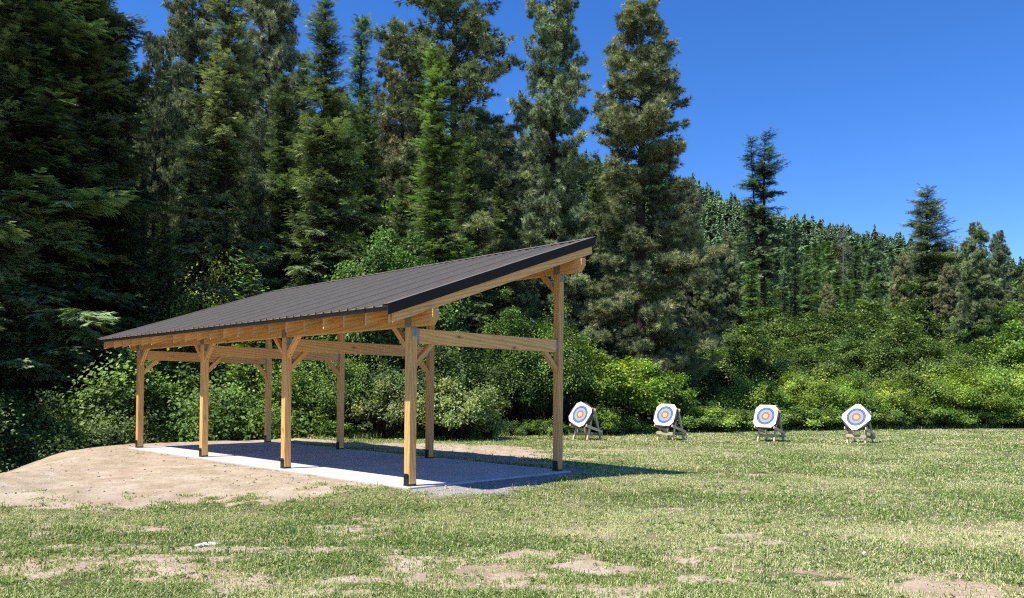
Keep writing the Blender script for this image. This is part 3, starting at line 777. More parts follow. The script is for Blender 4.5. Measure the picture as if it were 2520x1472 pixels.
SH = {'round': (shrub(51, 3.2, 1.7, 25000, leaf=.095), 3.2, 1.7), 'wide': (shrub(52, 2.8, 2.2, 30000, leaf=.09, loose=1.1), 2.8, 2.2),
      'tall': (shrub(53, 6.5, 2.5, 38000, leaf=.125, loose=1.9), 6.5, 2.5), 'open': (shrub(54, 4.6, 2.1, 17000, leaf=.10, loose=1.0, top=1.1), 4.6, 2.1),
      'small': (shrub(55, 1.5, 1.1, 9000, leaf=.085, loose=.5), 1.5, 1.1), 'flower': (shrub(56, 2.3, 1.5, 15000, leaf=.095, flowers=.2, loose=.8), 2.3, 1.5)}

def put_tree(key, xd, d, top, label, group, color=(1, 1, 1), wscale=1.0, name='conifer_tree', cat='conifer', rz=None, parts=True, h=None, x=None):
    """stand a copy of a prototype at image column xd and depth d with its tip seen at row 'top'"""
    wd, cr, H = PROTO[key]
    X, Y = at(xd, d) if x is None else (x, d)
    gzv = hz(X, Y)
    if h is None:
        hor = CY + math.tan(pitch)*F_PX + roll*(xd-CX)
        h = (hor-top)/F_PX*d + 1.5 - gzv
    s = h/H; o = empty(name, (X, Y, gzv-.1), rng.uniform(0, 6.28) if rz is None else rz)
    tag(o, label, cat, group)
    o.scale = (s*wscale, s*wscale, s)
    t = link('trunk', wd, o); 
    if cr: c = link('crown', cr, o); c.color = (*color, 1)
    return o
def put_shrub(kind, xd, d, top, label, group, color=(1, 1, 1), ws=1.0, name='leafy_shrub', cat='shrub'):
    ms, H, r = SH[kind]; X, Y = at(xd, d); gzv = hz(X, Y)
    hor = CY + math.tan(pitch)*F_PX + roll*(xd-CX)
    h = (hor-top)/F_PX*d + 1.5 - gzv; s = h/H
    o = empty(name, (X, Y, gzv-.05), rng.uniform(0, 6.28)); tag(o, label, cat, group); o.scale = (s*ws, s*ws, s)
    for m, nm in zip(ms, ('stems', 'leaves', 'flowers')):
        c = link(nm, m, o)
        if nm != 'flowers': c.color = (*color, 1)
    return o
# --- key conifers, near to far
OLV = (1.05, 1.0, .85); BRN = (1.1, 1.0, .85); BLU = (.85, .98, 1.02); GRN = (.95, 1.12, .8); DRK = (.8, .85, .85); PAL = (1.35, 1.3, 1.15); LIM = (1.35, 1.6, .8)
G1 = 'tall conifers along the forest edge'
KEY = [
 ('firN', 45, 29.0, -330, 'big dark fir filling the left edge of the picture, light green branch tips', (.95, 1.1, .85), 1.35),
 ('firN', 225, 31.5, -120, 'dark fir just right of the big left edge fir', (.75, .82, .75), .95),
 ('firN', -140, 26, -330, 'fir cut off by the left edge of the picture', (1.0, 1.05, .8), 1.1),
 ('pineC', 372, 36, 90, 'thin dark trunked conifer with bare lower trunk, left of the pale tall fir', (.8, .85, .7), .55),
 ('firA', 545, 34, -130, 'tall pale green fir rising past the top edge above the low roof end', PAL, 1.0),
 ('pineA', 455, 47, -70, 'grey-green pine left behind the pale tall fir', (1.15, 1.15, 1.0), .85),
 ('pineB', 655, 44, -110, 'grey-green pine right behind the pale tall fir', (1.15, 1.15, 1.05), .85),
 ('firB', 790, 34, -10, 'dense dark fir whose pointed top just reaches the top edge', (.95, 1.0, .75), .92),
 ('firC', 872, 52, 28, 'slender small-topped conifer seen against the sky between two larger trees', (.95, 1.15, .95), .9),
 ('pineC', 1110, 43, -150, 'broad ponderosa pine with sky showing through its wide top', (1.0, 1.05, .85), 1.25),
 ('pineA', 990, 47, 105, 'brownish pine standing left of the broad ponderosa', BRN, 1.0),
 ('firC', 1078, 33.5, 118, 'narrow bright green fir in front of the broad ponderosa', (1.15, 1.35, .8), 1.35),
 ('pineA', 1362, 41, -60, 'tall open grey-green ponderosa right behind the high end of the shelter roof', (1.2, 1.3, 1.15), .92),
 ('pineB', 1572, 37, -8, 'full olive-brown ponderosa pine, foliage to the ground, right of the roof peak', (1.03, 1.02, .84), 1.25),
 ('pineB', 1235, 52, 300, 'dark pine in the gap between the broad and the open ponderosa', DRK, 1.1),
 ('firB', 1462, 50, 372, 'dark fir in the gap left of the olive-brown ponderosa', (.95, 1.05, .8), .9),
 ('firB', 1150, 38, 330, 'dark fir low behind the bright narrow fir and the roof', (.85, .95, .7), .95),
 ('firB', 690, 39, 180, 'dark fir behind the sapling, between pale fir and dense fir', (.75, .85, .65), .9),
 ('firB', 895, 39, 235, 'dark fir right of the dense dark fir', (.8, .95, .7), .9),
 ('firA', 300, 40, 120, 'dim fir in the shade below the small patch of sky on the left', (.8, .95, .75), .85),
 ('pineB', 1690, 55, 438, 'dark bushy pine top just right of the olive-brown ponderosa', DRK, .85),
]
for k, xd, d, top, lab, colr, ws in KEY:
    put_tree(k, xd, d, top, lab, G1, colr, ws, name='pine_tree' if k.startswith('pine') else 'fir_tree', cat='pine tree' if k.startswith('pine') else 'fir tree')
G2 = 'conifers standing above the shrubs on the right'
for k, xd, d, top, lab, colr, ws in [
 ('old', 1877, 62, 318, 'old twin-topped conifer with dead lower limbs, standing alone against the sky', (.7, .85, .75), .95),
 ('pineS', 2280, 70, 462, 'open layered conifer, tallest of those near the right edge', (1.05, 1.05, .95), 1.05),
 ('pineB', 2403, 58, 550, 'pointed pine at the right, full green crown', (1.0, 1.12, .85), 1.0),
 ('pineB', 2455, 66, 570, 'pine close behind the pointed pine near the right edge', (.85, .95, .8), .8),
 ('pineB', 2530, 62, 655, 'pine cut off by the right edge of the picture', (.85, .95, .85), .8),
 ('pineB', 2225, 64, 625, 'small olive pine just left of the open layered conifer', (1.15, 1.1, .85), .95),
 ('pineB', 2335, 66, 650, 'brownish small pine between the layered conifer and the pointed pine', BRN, 1.0),
 ('firC', 1955, 62, 545, 'dark small conifer right beside the twin-topped conifer', (.8, .9, .8), .7),
 ('pineB', 1790, 56, 575, 'brown-tinged pine left of the twin-topped conifer', (1.0, 1.08, .85), .85),
 ('pineB', 1745, 50, 600, 'olive pine low beside the big olive-brown ponderosa', (.95, 1.05, .85), 1.0),
 ('firC', 1850, 52, 640, 'green young fir below the twin-topped conifer', (1.1, 1.4, .85), 1.4),
 ('firB', 1985, 72, 640, 'green fir with layered limbs before the hillside, right of the old conifer', (1.05, 1.35, .9), 1.0),
 ('firC', 2085, 76, 690, 'slim green fir low before the middle of the hill', (1.0, 1.3, .9), 1.3),
 ('pineB', 2035, 60, 700, 'pale olive pine rising out of the shrubs before the hill', (1.3, 1.25, .95), .9),
 ('firC', 2150, 74, 672, 'green fir left of the open layered conifer', (1.0, 1.25, .9), 1.3),
 ('snag', 2073, 120, 536, 'dead bare conifer standing above the hill skyline', (1, 1, 1), .55),
]:
    put_tree(k, xd, d, top, lab, G2, colr, ws, rz=0.0 if k == 'old' else None, name='dead_tree' if k == 'snag' else ('pine_tree' if k.startswith('pine') else 'fir_tree'), cat='dead tree' if k == 'snag' else 'conifer')
# --- saplings before the forest
put_tree('sapling', 622, 27.5, 628, 'bright green fir sapling poking above the low roof end', None, (1.6, 2.0, .85), 1.0, name='fir_sapling', cat='sapling')
put_shrub('open', 505, 29.5, 690, 'thin light green leafy sapling just above the low roof end', None, (1.5, 1.35, .9), .5, name='young_tree', cat='young tree')
put_shrub('tall', 965, 31, 558, 'bright green leafy tree rising behind the middle of the roof', None, (1.0, 1.3, 1.0), .7, name='leafy_tree', cat='tree')
put_shrub('tall', 1270, 32, 760, 'green leafy tree seen under the high end of the roof', None, (1.1, 1.4, .9), .8, name='leafy_tree', cat='tree')
for fx, fy, fh in ((-17.6, 15.0, 13), (-18.2, 19.2, 13.5), (-19.5, 10.5, 13)):
    put_tree('firN', 0, fy, 0, 'fir outside the left edge, its shade falling beyond the mound', 'firs outside the left edge', (1, 1.05, .8), 1.3, name='fir_tree', cat='fir tree', h=fh, x=fx)
# --- dim filling trees deeper in the wood, left half
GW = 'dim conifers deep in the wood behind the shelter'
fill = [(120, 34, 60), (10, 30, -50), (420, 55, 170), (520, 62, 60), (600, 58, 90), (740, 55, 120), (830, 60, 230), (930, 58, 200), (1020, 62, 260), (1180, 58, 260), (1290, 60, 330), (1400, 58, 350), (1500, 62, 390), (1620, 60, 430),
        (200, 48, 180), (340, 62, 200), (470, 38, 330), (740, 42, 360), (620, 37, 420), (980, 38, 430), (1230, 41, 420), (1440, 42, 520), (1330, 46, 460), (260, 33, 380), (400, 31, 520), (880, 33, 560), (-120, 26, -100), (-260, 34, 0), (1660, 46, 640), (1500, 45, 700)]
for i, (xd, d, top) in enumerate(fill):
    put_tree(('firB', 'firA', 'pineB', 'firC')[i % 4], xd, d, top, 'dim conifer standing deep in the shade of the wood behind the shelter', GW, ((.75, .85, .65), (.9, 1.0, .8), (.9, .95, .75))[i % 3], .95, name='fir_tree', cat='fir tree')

# --- shrubs and leafy trees
GE = 'shrubs along the forest edge behind the shelter'
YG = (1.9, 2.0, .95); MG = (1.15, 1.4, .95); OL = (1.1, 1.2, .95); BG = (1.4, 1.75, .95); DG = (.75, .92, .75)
for kind, xd, d, top, lab, colr, ws in [
 ('wide', 395, 27.5, 890, 'dark glossy shrub behind the farthest low post', MG, .9),
 ('round', 470, 28, 900, 'leafy green shrub seen between the two farthest low posts', BG, .9),
 ('wide', 560, 28.5, 880, 'dense shrub with small pale leaves behind the farthest bay', MG, .9),
 ('round', 610, 26.8, 950, 'low bright green shrub left of the farthest high post', BG, .9),
 ('open', 690, 29.5, 860, 'loose green shrub right of the farthest high post', MG, .8),
 ('round', 760, 27.6, 930, 'rounded green shrub seen through the middle bay', BG, .8),
 ('wide', 850, 28.8, 890, 'broad dark shrub behind the third high post', MG, .8),
 ('flower', 948, 27.8, 935, 'cream flowered bush left of the nearest low post', (1.3, 1.3, 1.0), .9),
 ('flower', 1128, 27.6, 930, 'big cream flowered bush between near post and high post', (1.6, 1.65, 1.1), 1.05),
 ('flower', 1205, 27.9, 1010, 'small lower cream flowered bush at the right foot of the big one', (1.5, 1.55, 1.1), .9),
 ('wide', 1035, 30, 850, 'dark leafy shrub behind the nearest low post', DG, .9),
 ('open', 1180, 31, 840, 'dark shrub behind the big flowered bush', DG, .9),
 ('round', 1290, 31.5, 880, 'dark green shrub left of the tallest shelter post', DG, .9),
 ('open', 1375, 32, 780, 'mid green leafy shrub directly behind the tallest shelter post', (1.1, 1.35, .85), .7),
 ('round', 1500, 33.3, 862, 'bright yellow-green maple left of the second archery target', (1.9, 2.1, .75), 1.2),
 ('round', 1625, 34.5, 900, 'darker lower leaves of a maple right above the second archery target', (1.3, 1.6, .7), .9),
 ('small', 1475, 31.2, 1000, 'low light green bush right behind the first archery target', (1.5, 1.7, .8), 1.2),
 ('small', 1545, 32.2, 1020, 'low green bush between first and second archery targets', BG, 1.3),
 ('small', 1350, 30.5, 1030, 'low dark bush at the foot of the tallest post', MG, 1.3),
 ('small', 1660, 34, 1015, 'low green bush right behind the second archery target', BG, 1.5),
 ('wide', 250, 24.5, 980, 'dim shrub in deep shade beyond the mound', DG, .9),  # dim shrubs: leaf tint set dark to stand for the shade here
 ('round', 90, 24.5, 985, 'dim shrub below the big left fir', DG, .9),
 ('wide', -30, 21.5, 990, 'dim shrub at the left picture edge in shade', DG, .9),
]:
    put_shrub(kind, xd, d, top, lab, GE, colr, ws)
GR = 'yellow-green shrubs bordering the right side of the field'
fr = [(1735, 36.5, 985, 'small', MG), (1800, 37.5, 960, 'round', BG), (1860, 38, 935, 'wide', YG), (1945, 38.5, 925, 'round', YG), (2020, 39, 930, 'wide', YG), (2095, 39.7, 925, 'round', BG), (2165, 40, 940, 'wide', YG),
      (2235, 41, 915, 'round', OL), (2310, 41.5, 920, 'wide', YG), (2385, 42.3, 905, 'round', YG), (2450, 43, 915, 'wide', BG), (2520, 43.5, 900, 'round', YG), (2600, 44, 905, 'wide', YG)]
place = ['small green one left of the third target', 'green one just left of the third target', 'yellow-green one right behind the third target', 'yellow-green one right of the third target',
         'broad one midway between third and fourth targets', 'green one left behind the fourth target', 'broad one right behind the fourth target', 'olive one a little right of the fourth target',
         'broad yellow-green one right of the olive shrub', 'rounded one below the pointed pine', 'broad green one near the right edge', 'yellow-green one at the right edge', 'one cut by the right edge']
for (xd, d, top, k, c), pl in zip(fr, place):
    put_shrub(k, xd, d, top, 'shrub bordering the field, '+pl, GR, c, 1.0)
# a second low row of bushes fills the feet of the hedge
GL = 'low bushes at the foot of the right hand shrubs'
g = np.random.default_rng(5)
for i in range(30):
    xd = 1690+i*30+g.uniform(-8, 8); d = 34.3+i*.29+g.uniform(-.35, .35)
    put_shrub('small', xd, d, 1012-i*.5+g.uniform(-10, 10), 'low green bush at the foot of the shrubs bordering the field', GL, (BG, MG, YG, OL)[i % 4], 1.5)
for i in range(16):
    xd = 700+i*55+g.uniform(-15, 15); d = float(np.interp(xd, [690, 1250, 1700], [26.3, 29.8, 33.6]))+g.uniform(-.3, .3)
    if any(abs(xd-q) < 45 for q in (948, 1128, 1205)): continue
    put_shrub('small', xd, d, 1035+g.uniform(-12, 12), 'low ragged bush in the grass edge behind the shelter', 'low bushes at the forest edge behind the shelter', (MG, DG, BG)[i % 3], 1.3)
GM = 'olive leafy trees between the border shrubs and the hill'
mid = [(1705, 44, 830, OL, 'left of all the others, beside the big ponderosa'), (1775, 47, 850, MG, 'above the gap left of the third target'), (1840, 45, 800, OL, 'above the third target'), (1930, 48, 830, (1.1, 1.2, .8), 'right above the third target'),
       (2000, 45, 855, OL, 'above the gap between third and fourth targets'), (2075, 49, 810, (.9, 1.1, .8), 'tall one left above the fourth target'), (2140, 46, 830, OL, 'right above the fourth target'), (2215, 50, 790, (1.1, 1.2, .8), 'rounded one below the open layered conifer'),
       (2290, 47, 830, OL, 'low one right below the layered conifer'), (2370, 50, 845, MG, 'below the pointed pine'), (2450, 49, 830, (1.2, 1.3, .85), 'right of the pointed pine foot'), (2530, 48, 790, BG, 'bright one at the right edge'),
       (1790, 58, 735, OL, 'farther one above the third target on the left'), (1880, 60, 755, (.95, 1.05, .8), 'farther one under the twin-topped conifer'), (1965, 58, 770, OL, 'farther one right of the twin-topped conifer'), (2050, 62, 745, (.9, 1.1, .8), 'farther one before the middle of the hill'),
       (2130, 60, 735, OL, 'farther grey-olive one with bare twigs before the hill'), (2215, 63, 745, (.9, 1.05, .8), 'farther one behind the rounded tree'), (2310, 62, 770, OL, 'farther one between the layered conifer and pointed pine'), (2400, 64, 790, MG, 'farther one behind the pointed pine'), (2500, 60, 740, OL, 'farther one near the right edge'), (2590, 56, 760, OL, 'farther one cut by the right edge')]
for xd, d, top, c, pl in mid:
    put_shrub('tall', xd, d, top, 'olive leafy tree, '+pl, GM, c, 1.05, name='leafy_tree', cat='tree')

# --- conifers all over the hillside
GH = 'conifers covering the hillside'
n = 0; cand = 0; placed = []
g = np.random.default_rng(99)
TINT = [(.8, 1.05, .75), (.7, .9, .72), (.95, 1.15, .75), (.65, .85, .7)]
while n < 275 and cand < 20000:
    cand += 1
    if n < 245: tn = g.uniform(.19, .72); r_ = math.sqrt(g.uniform(105**2, 232**2))
    else: tn = g.uniform(-.6, .19); r_ = g.uniform(80, 180)
    a = math.atan(tn); X, Y = r_*math.sin(a), r_*math.cos(a)
    if any((X-p[0])**2+(Y-p[1])**2 < 3.6**2 for p in placed): continue
    placed.append((X, Y)); n += 1
    k = ('hillA', 'hillB', 'hillA', 'hillP')[g.integers(0, 4)]
    put_tree(k, 0, Y, 0, 'dark green conifer among the many covering the near slope of the hillside', GH, TINT[g.integers(0, 4)], g.uniform(.95, 1.3), name='conifer_tree', cat='conifer', h=g.uniform(9, 16), x=X)
# the farther slope up to the skyline: far more than 300 trees, one object
def far_forest(seed):
    g = np.random.default_rng(seed); G_ = Geo()
    def shape(pw, w0, rag, nk=14):
        tv, tt, tone = [], [], []
        for k in range(nk):
            z = .05+.94*k/nk; rr = w0*(1-z)**pw+.014
            for q in range(8):
                a = q*2*np.pi/8+k*1.3+g.normal(0, .25); r2 = rr*g.uniform(1-rag, 1+rag*.6); w_ = rr*.38; z2 = z+g.normal(0, .02)
                c, s_ = np.cos(a), np.sin(a); i = len(tv)
                tv += [(-s_*w_*.4, c*w_*.4, z2+.05), (s_*w_*.4, -c*w_*.4, z2+.05), (c*r2*.7+s_*w_, s_*r2*.7-c*w_, z2+g.normal(0, .015)), (c*r2, s_*r2, z2-.02+g.normal(0, .02)), (c*r2*.7-s_*w_, s_*r2*.7+c*w_, z2+g.normal(0, .015))]
                tt += [(i, i+1, i+2), (i, i+2, i+4), (i+2, i+3, i+4)]; t0 = g.uniform(.15, .6); tone += [t0-.15, t0-.15, t0+.05, t0+.15, t0+.05]
        return np.array(tv), np.array(tt), np.array(tone)
    shapes = [shape(.8, .17, .35), shape(.55, .18, .5), shape(.95, .21, .4), shape(.42, .21, .55, 11), shape(.7, .13, .5)]
    P = []; cell = {}
    for _ in range(30000):
        r_ = math.sqrt(g.uniform(225**2, 440**2)); a = math.atan(g.uniform(.16, .75)); x, y = r_*math.sin(a), r_*math.cos(a)
        k = (int(x//3.4), int(y//3.4))
        if k in cell or (k[0]+1, k[1]) in cell and g.random() < .4: continue
        cell[k] = 1; P.append((x, y))
        if len(P) >= 2600: break
    for _ in range(6000):
        r_ = math.sqrt(g.uniform(120**2, 440**2)); a = math.atan(g.uniform(-1.5, .16)); x, y = r_*math.sin(a), r_*math.cos(a)
        k = (int(x//5), int(y//5), 1)
        if k in cell: continue
        cell[k] = 1; P.append((x, y))
    P = np.array(P); n_ = len(P); z = height(P[:, 0], P[:, 1]); h_ = g.uniform(5, 13.5, n_)*(.8+.4*vnoise(P[:, 0]*.05, P[:, 1]*.05, 4))
    az = g.uniform(0, 6.28, n_); X = np.stack([np.cos(az), np.sin(az), 0*az], 1); Y = np.stack([-np.sin(az), np.cos(az), 0*az], 1); Z = norm(np.tile([0, 0, 1.], (n_, 1))+g.normal(0, .03, (n_, 3)))
    w_ = h_*g.uniform(.95, 1.9, n_)
    kk = g.choice(5, n_, p=(.3, .22, .15, .2, .13)); h_ = np.where(kk == 3, h_*.75, h_); w_ = np.where(kk == 3, w_*.95, w_)
    base_t = g.normal(-.02, .12, n_)+.3*(vnoise(P[:, 0]*.04, P[:, 1]*.04, 6)-.5)
    for q, (tv, tt, tone) in enumerate(shapes):
        m = kk == q
        G_.inst(tv, tt, np.stack([P[m, 0], P[m, 1], z[m]-.3], 1), X[m], Y[m], Z[m], np.stack([w_[m], w_[m], h_[m]], 1), np.clip(base_t[m][:, None]+tone[None], 0, 1))
    return G_.mesh('far_forest', M_FIR)
ff = link('far_forest', far_forest(12)); ff.color = (1.0, 1.22, .95, 1)
tag(ff, 'distant conifer wood covering the upper hillside to its skyline', 'forest', kind='stuff')

# ------------------------------------------------------------------ grass blades (uncountable: one object)
def grass(seed):
    g = np.random.default_rng(seed); P = []; SZ = []
    # bands: r0, r1, tufts per m2, blades per tuft, height, width
    Vs, Ts, To = [], [], []; base = 0
    for r0_, r1_, dn, nb, hb, wb in ((4.6, 7.5, 1150, 6, .043, .0072), (7.5, 11, 720, 6, .041, .0090), (11, 17, 400, 5, .040, .011), (17, 27, 160, 5, .044, .019), (27, 46, 52, 5, .05, .032)):
        a0, a1 = math.radians(-44), math.radians(44)
        area = .5*(a1-a0)*(r1_**2-r0_**2); N = int(area*dn)
        rr = np.sqrt(g.uniform(r0_**2, r1_**2, N)); aa = g.uniform(a0, a1, N); x, y = rr*np.sin(aa), rr*np.cos(aa)
        d, gv, stw = masks(x, y); e = edge_dist(x, y)
        dens = 1-np.maximum(d*1.02, gv)*.985+.06*(d < .98)*(y < 12)
        dens = np.where((e > -1.2) & (x < -8.2), dens*.3, dens)
        clump = fbm(x*5, y*5, 61, 2); dens = dens*(.55+.9*sstep(.35, .6, clump))
        for wx_, wy_, wr_ in ((-7.7, 12.5, .35), (-5.75, 12.05, .3), (-5.0, 12.2, .3), (-6.9, 11.7, .4), (-3.2, 12.8, .3), (-4.1, 12.0, .35), (-2.4, 12.6, .25), (-8.6, 12.0, .4), (-1.2, 21.3, .35), (-.6, 19.9, .5)):
            dens = np.maximum(dens, .8*np.exp(-((x-wx_)**2+((y-wy_)*1.6)**2)/(wr_*.6)**2))
        m = (g.random(N) < dens) & (slab_dist(x, y) > .03) & (e < 1.8)
        x, y, stw, clump, d = x[m], y[m], stw[m], clump[m], d[m]
        z = height(x, y)
        T_ = len(x); x, y, z, stw, clump, d = [np.repeat(q, nb) for q in (x, y, z, stw, clump, d)]
        n_ = len(x); tuftr = .02+wb*1.5
        lush = fbm(x*.8, y*.8, 71, 3)
        px = x+g.normal(0, tuftr, n_); py = y+g.normal(0, tuftr, n_)
        az = g.uniform(0, 2*np.pi, n_); lean = np.abs(g.normal(1.12, .38, n_)).clip(.2, 1.5)
        h_ = hb*g.uniform(.5, 1.35, n_)*(.55+.9*clump)*(.6+.8*lush)*(1-.3*stw); w_ = wb*g.uniform(.6, 1.4, n_)
        tall = g.random(n_) < .012; h_ = np.where(tall, h_*2.2, h_); lean = np.where(tall, .3, lean)
        tallE = sstep(-1.6, -.2, edge_dist(x, y)); h_ = h_*(1+5.5*tallE*g.random(n_)**1.5)
        d_ = np.stack([np.cos(az), np.sin(az), np.zeros(n_)], 1); sd_ = np.stack([-d_[:, 1], d_[:, 0], np.zeros(n_)], 1)
        # sideways twist so the flat of the blade is seen from many sides
        tw = g.uniform(-.6, .6, n_)[:, None]; sv = norm(sd_+d_*tw)
        p0 = np.stack([px, py, z-.012], 1)
        mid = p0+d_*(h_*np.sin(lean)*.45)[:, None]+np.array([0, 0, 1])*(h_*np.cos(lean*.6)*.62+.012)[:, None]
        tip = p0+d_*(h_*np.sin(lean)*1.15)[:, None]+np.array([0, 0, 1])*(h_*np.cos(lean*1.25).clip(.02, 1)+.014)[:, None]
        V = np.stack([p0-sv*w_[:, None]*.5, p0+sv*w_[:, None]*.5, mid-sv*w_[:, None]*.42, mid+sv*w_[:, None]*.42, tip], 1)
        T = np.array([(0, 1, 3), (0, 3, 2), (2, 3, 4)])[None]+(np.arange(n_)*5)[:, None, None]+base
        dry = stw*.6+.22*sstep(.55, .35, lush)+.15*np.clip(d*2, 0, 1)
        isd = g.random(n_) < (dry+.26)
        tone = np.where(isd, g.uniform(.68, .98, n_), g.uniform(0, .55, n_)*.7+.22*(1-lush))+.04-.10*sstep(4, -3, x)
        Vs.append(V.reshape(-1, 3)); Ts.append(T.reshape(-1, 3)); To.append(np.repeat(np.clip(tone, 0, 1), 5)); base += n_*5
    # long unmown grass along the foot of the shrubs
    N = 150000; seg = EDGE[12:20]; k_ = g.integers(0, len(seg)-1, N); t_ = g.random(N)
    ln = np.hypot(*(seg[1:]-seg[:-1]).T); k_ = g.choice(len(seg)-1, N, p=ln/ln.sum())
    x = seg[k_, 0]*(1-t_)+seg[k_+1, 0]*t_+g.normal(0, .75, N); y = seg[k_, 1]*(1-t_)+seg[k_+1, 1]*t_+g.normal(0, .5, N)-1.0
    m = (fbm(x*1.2, y*1.2, 91, 3) > .40) & (g.random(N) < .9) & (slab_dist(x, y) > .3); x, y = x[m], y[m]; N = len(x); z = height(x, y)
    h_ = g.uniform(.10, .42, N)*(.4+.9*fbm(x*.9, y*.9, 93, 3)); w_ = g.uniform(.012, .028, N); az = g.uniform(0, 6.28, N); ln_ = g.uniform(.1, .8, N)
    d_ = np.stack([np.cos(az), np.sin(az), 0*az], 1); sv = np.stack([-d_[:, 1], d_[:, 0], 0*az], 1); p0 = np.stack([x, y, z-.01], 1)
    mid = p0+d_*(h_*ln_*.35)[:, None]+np.array([0, 0, 1])*(h_*.6)[:, None]; tip = p0+d_*(h_*ln_)[:, None]+np.array([0, 0, 1])*(h_*(1-.35*ln_))[:, None]
    V = np.stack([p0-sv*w_[:, None]*.5, p0+sv*w_[:, None]*.5, mid-sv*w_[:, None]*.42, mid+sv*w_[:, None]*.42, tip], 1)
    Vs.append(V.reshape(-1, 3)); Ts.append((np.array([(0, 1, 3), (0, 3, 2), (2, 3, 4)])[None]+(np.arange(N)*5)[:, None, None]+base).reshape(-1, 3)); base += N*5
    To.append(np.repeat(np.where(g.random(N) < .25, g.uniform(.6, .9, N), g.uniform(0, .5, N)), 5))
    # broad-leaved weeds: low rosettes and clover between the blades
    N = 9000; rr = np.sqrt(g.uniform(4.8**2, 15**2, N)); aa = g.uniform(-.76, .76, N); x, y = rr*np.sin(aa), rr*np.cos(aa)
    d, gv, stw = masks(x, y); m = (g.random(N) < .08+1.1*sstep(.5, .68, fbm(x*1.6, y*1.6, 88, 3))) & (g.random(N) > d*.93) & (slab_dist(x, y) > .05) & (edge_dist(x, y) < -.5) & (gv < .3)
    x, y = x[m], y[m]; z = height(x, y); k_ = 7; x, y, z = [np.repeat(q, k_) for q in (x, y, z)]; n_ = len(x)
    az = g.uniform(0, 6.28, n_); el = g.uniform(.05, .8, n_); l_ = g.uniform(.018, .05, n_)
    X = np.stack([np.cos(az)*np.cos(el), np.sin(az)*np.cos(el), np.sin(el)], 1); Y = np.stack([-np.sin(az), np.cos(az), 0*az], 1); Z = np.cross(X, Y)
    G_ = Geo(); t0 = np.repeat(g.uniform(0, .4, n_//k_), k_)
    G_.inst(LEAFV, LEAFT, np.stack([x+g.normal(0, .012, n_), y+g.normal(0, .012, n_), z+.004+g.uniform(0, .02, n_)], 1), X, Y, Z, np.stack([l_, l_*.8, l_], 1), np.clip(t0+g.normal(0, .06, n_), 0, 1))
    Vs.append(np.concatenate(G_.V)); Ts.append(np.concatenate(G_.T)+base); To.append(np.concatenate(G_.A))
    return np.concatenate(Vs), np.concatenate(Ts), np.concatenate(To)
def grass_mat():
    b = NB('grass_blades')
    c = b.ramp(b.attr('tone'), [(0, (.07, .13, .022)), (.3, (.19, .285, .05)), (.55, (.37, .44, .11)), (.75, (.56, .55, .24)), (1, (.74, .68, .42))])
    p = b.principled(c, .5, spec=.3); tr = b.n('ShaderNodeBsdfTranslucent'); b.l(b.mix(1.0, c, (1, 1.1, .55), 'MULTIPLY'), tr.inputs[0])
    mx = b.n('ShaderNodeMixShader'); mx.inputs[0].default_value = .3; b.l(p.outputs[0], mx.inputs[1]); b.l(tr.outputs[0], mx.inputs[2])
    return b.done(mx.outputs[0])
gv_, gt_, ga_ = grass(5)
go = link('grass', np_mesh('grass', gv_, gt_, grass_mat(), False, tone=ga_))
tag(go, 'patchy mown grass with straw-coloured blades covering the field', 'grass', kind='stuff')
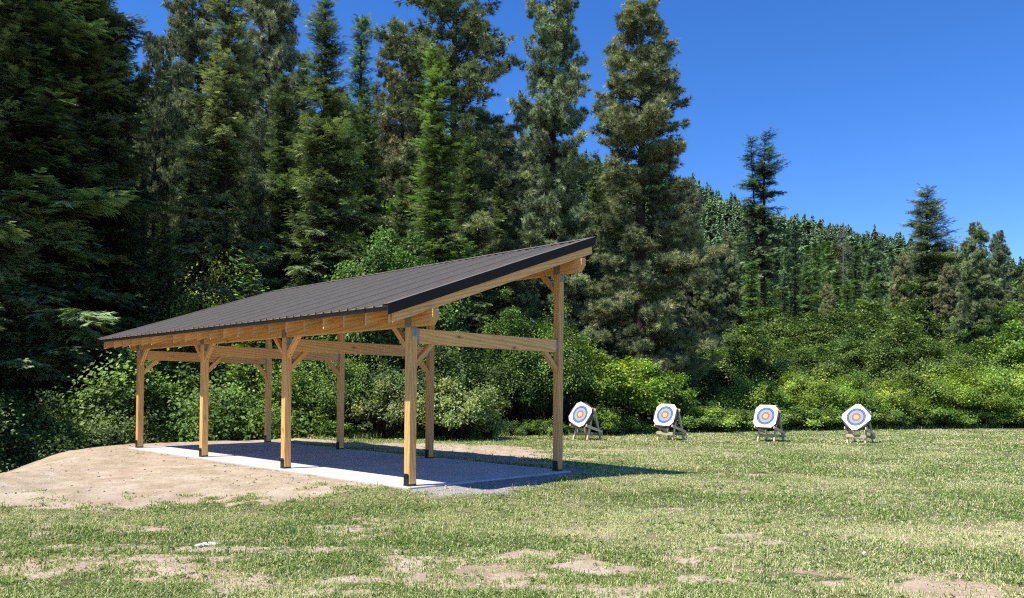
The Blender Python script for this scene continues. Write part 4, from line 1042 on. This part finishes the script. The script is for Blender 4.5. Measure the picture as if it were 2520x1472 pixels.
# small clods and pebbles on bare earth (uncountable)
def pebbles(seed):
    g = np.random.default_rng(seed); N = 26000
    rr = np.sqrt(g.uniform(6**2, 24**2, N)); aa = g.uniform(-.75, .3, N); x, y = rr*np.sin(aa), rr*np.cos(aa)
    d, gv, _ = masks(x, y); m = (g.random(N) < np.maximum(d*.35*(fbm(x*.7, y*.7, 8)+.2), gv)) & (slab_dist(x, y) > .05) & (edge_dist(x, y) < 0)
    x, y = x[m], y[m]; z = height(x, y)
    bm = bmesh.new(); bmesh.ops.create_icosphere(bm, subdivisions=1, radius=1); bm.verts.ensure_lookup_table()
    tv = np.array([v.co[:] for v in bm.verts]); tt = np.array([[v.index for v in f.verts] for f in bm.faces]); bm.free()
    n_ = len(x); G_ = Geo(); az = g.uniform(0, 6.28, n_); X = np.stack([np.cos(az), np.sin(az), 0*az], 1); Y = np.stack([-np.sin(az), np.cos(az), 0*az], 1); Z = np.tile([0, 0, 1.], (n_, 1))
    s_ = .004+.022*g.random(n_)**6+.004*g.random(n_)
    tvj = tv*1.0
    G_.inst(tvj, tt, np.stack([x, y, z+s_*.2], 1), X, Y, Z, np.stack([s_*g.uniform(.8, 1.5, n_), s_, s_*g.uniform(.5, .8, n_)], 1), g.random(n_))
    b = NB('earth_clods'); c = b.ramp(b.attr('tone'), [(0, (.17, .12, .08)), (.6, (.38, .3, .22)), (1, (.5, .47, .42))])
    return G_.mesh('pebbles', b.done(b.principled(c, .9, spec=.15).outputs[0]))
pb_ = link('pebbles', pebbles(3)); tag(pb_, 'small clods and pebbles scattered over the bare earth', 'pebbles', kind='stuff')
# pale flat stone and small white stone in the grass
def stone(name, x, y, rx, ry, rz_, seed, colr, lab, cat):
    g = np.random.default_rng(seed); bm = bmesh.new(); bmesh.ops.create_icosphere(bm, subdivisions=3, radius=1)
    for v in bm.verts:
        k = 1+.18*math.sin(v.co.x*3.1+seed)*math.cos(v.co.y*4.3)+.08*math.sin(v.co.x*9+v.co.y*7)
        v.co = Vector((v.co.x*rx*k, v.co.y*ry*k, v.co.z*rz_*(1+.2*math.sin(v.co.x*5+v.co.y*6))))
    b = NB('pale_stone'); n1 = b.noise(14, b.coord('Object'), 5)
    m = b.done(b.principled(b.ramp(n1, [(.3, tuple(c*.7 for c in colr)), (.65, colr)]), .85, b.bump(n1, .5, .01), spec=.2).outputs[0])
    o = link(name, bm_mesh(name, bm, m, True), None, (x, y, hz(x, y)+.004), (0, 0, .3)); tag(o, lab, cat); return o
stone('flat_stone', -3.25, 8.40, .15, .075, .028, 2, (.62, .62, .6), 'pale flat stone lying in the grass at lower left', 'stone')
stone('white_pebble', 3.65, 8.06, .028, .026, .022, 5, (.85, .85, .85), 'small round white pebble alone in the grass at lower right', 'pebble')
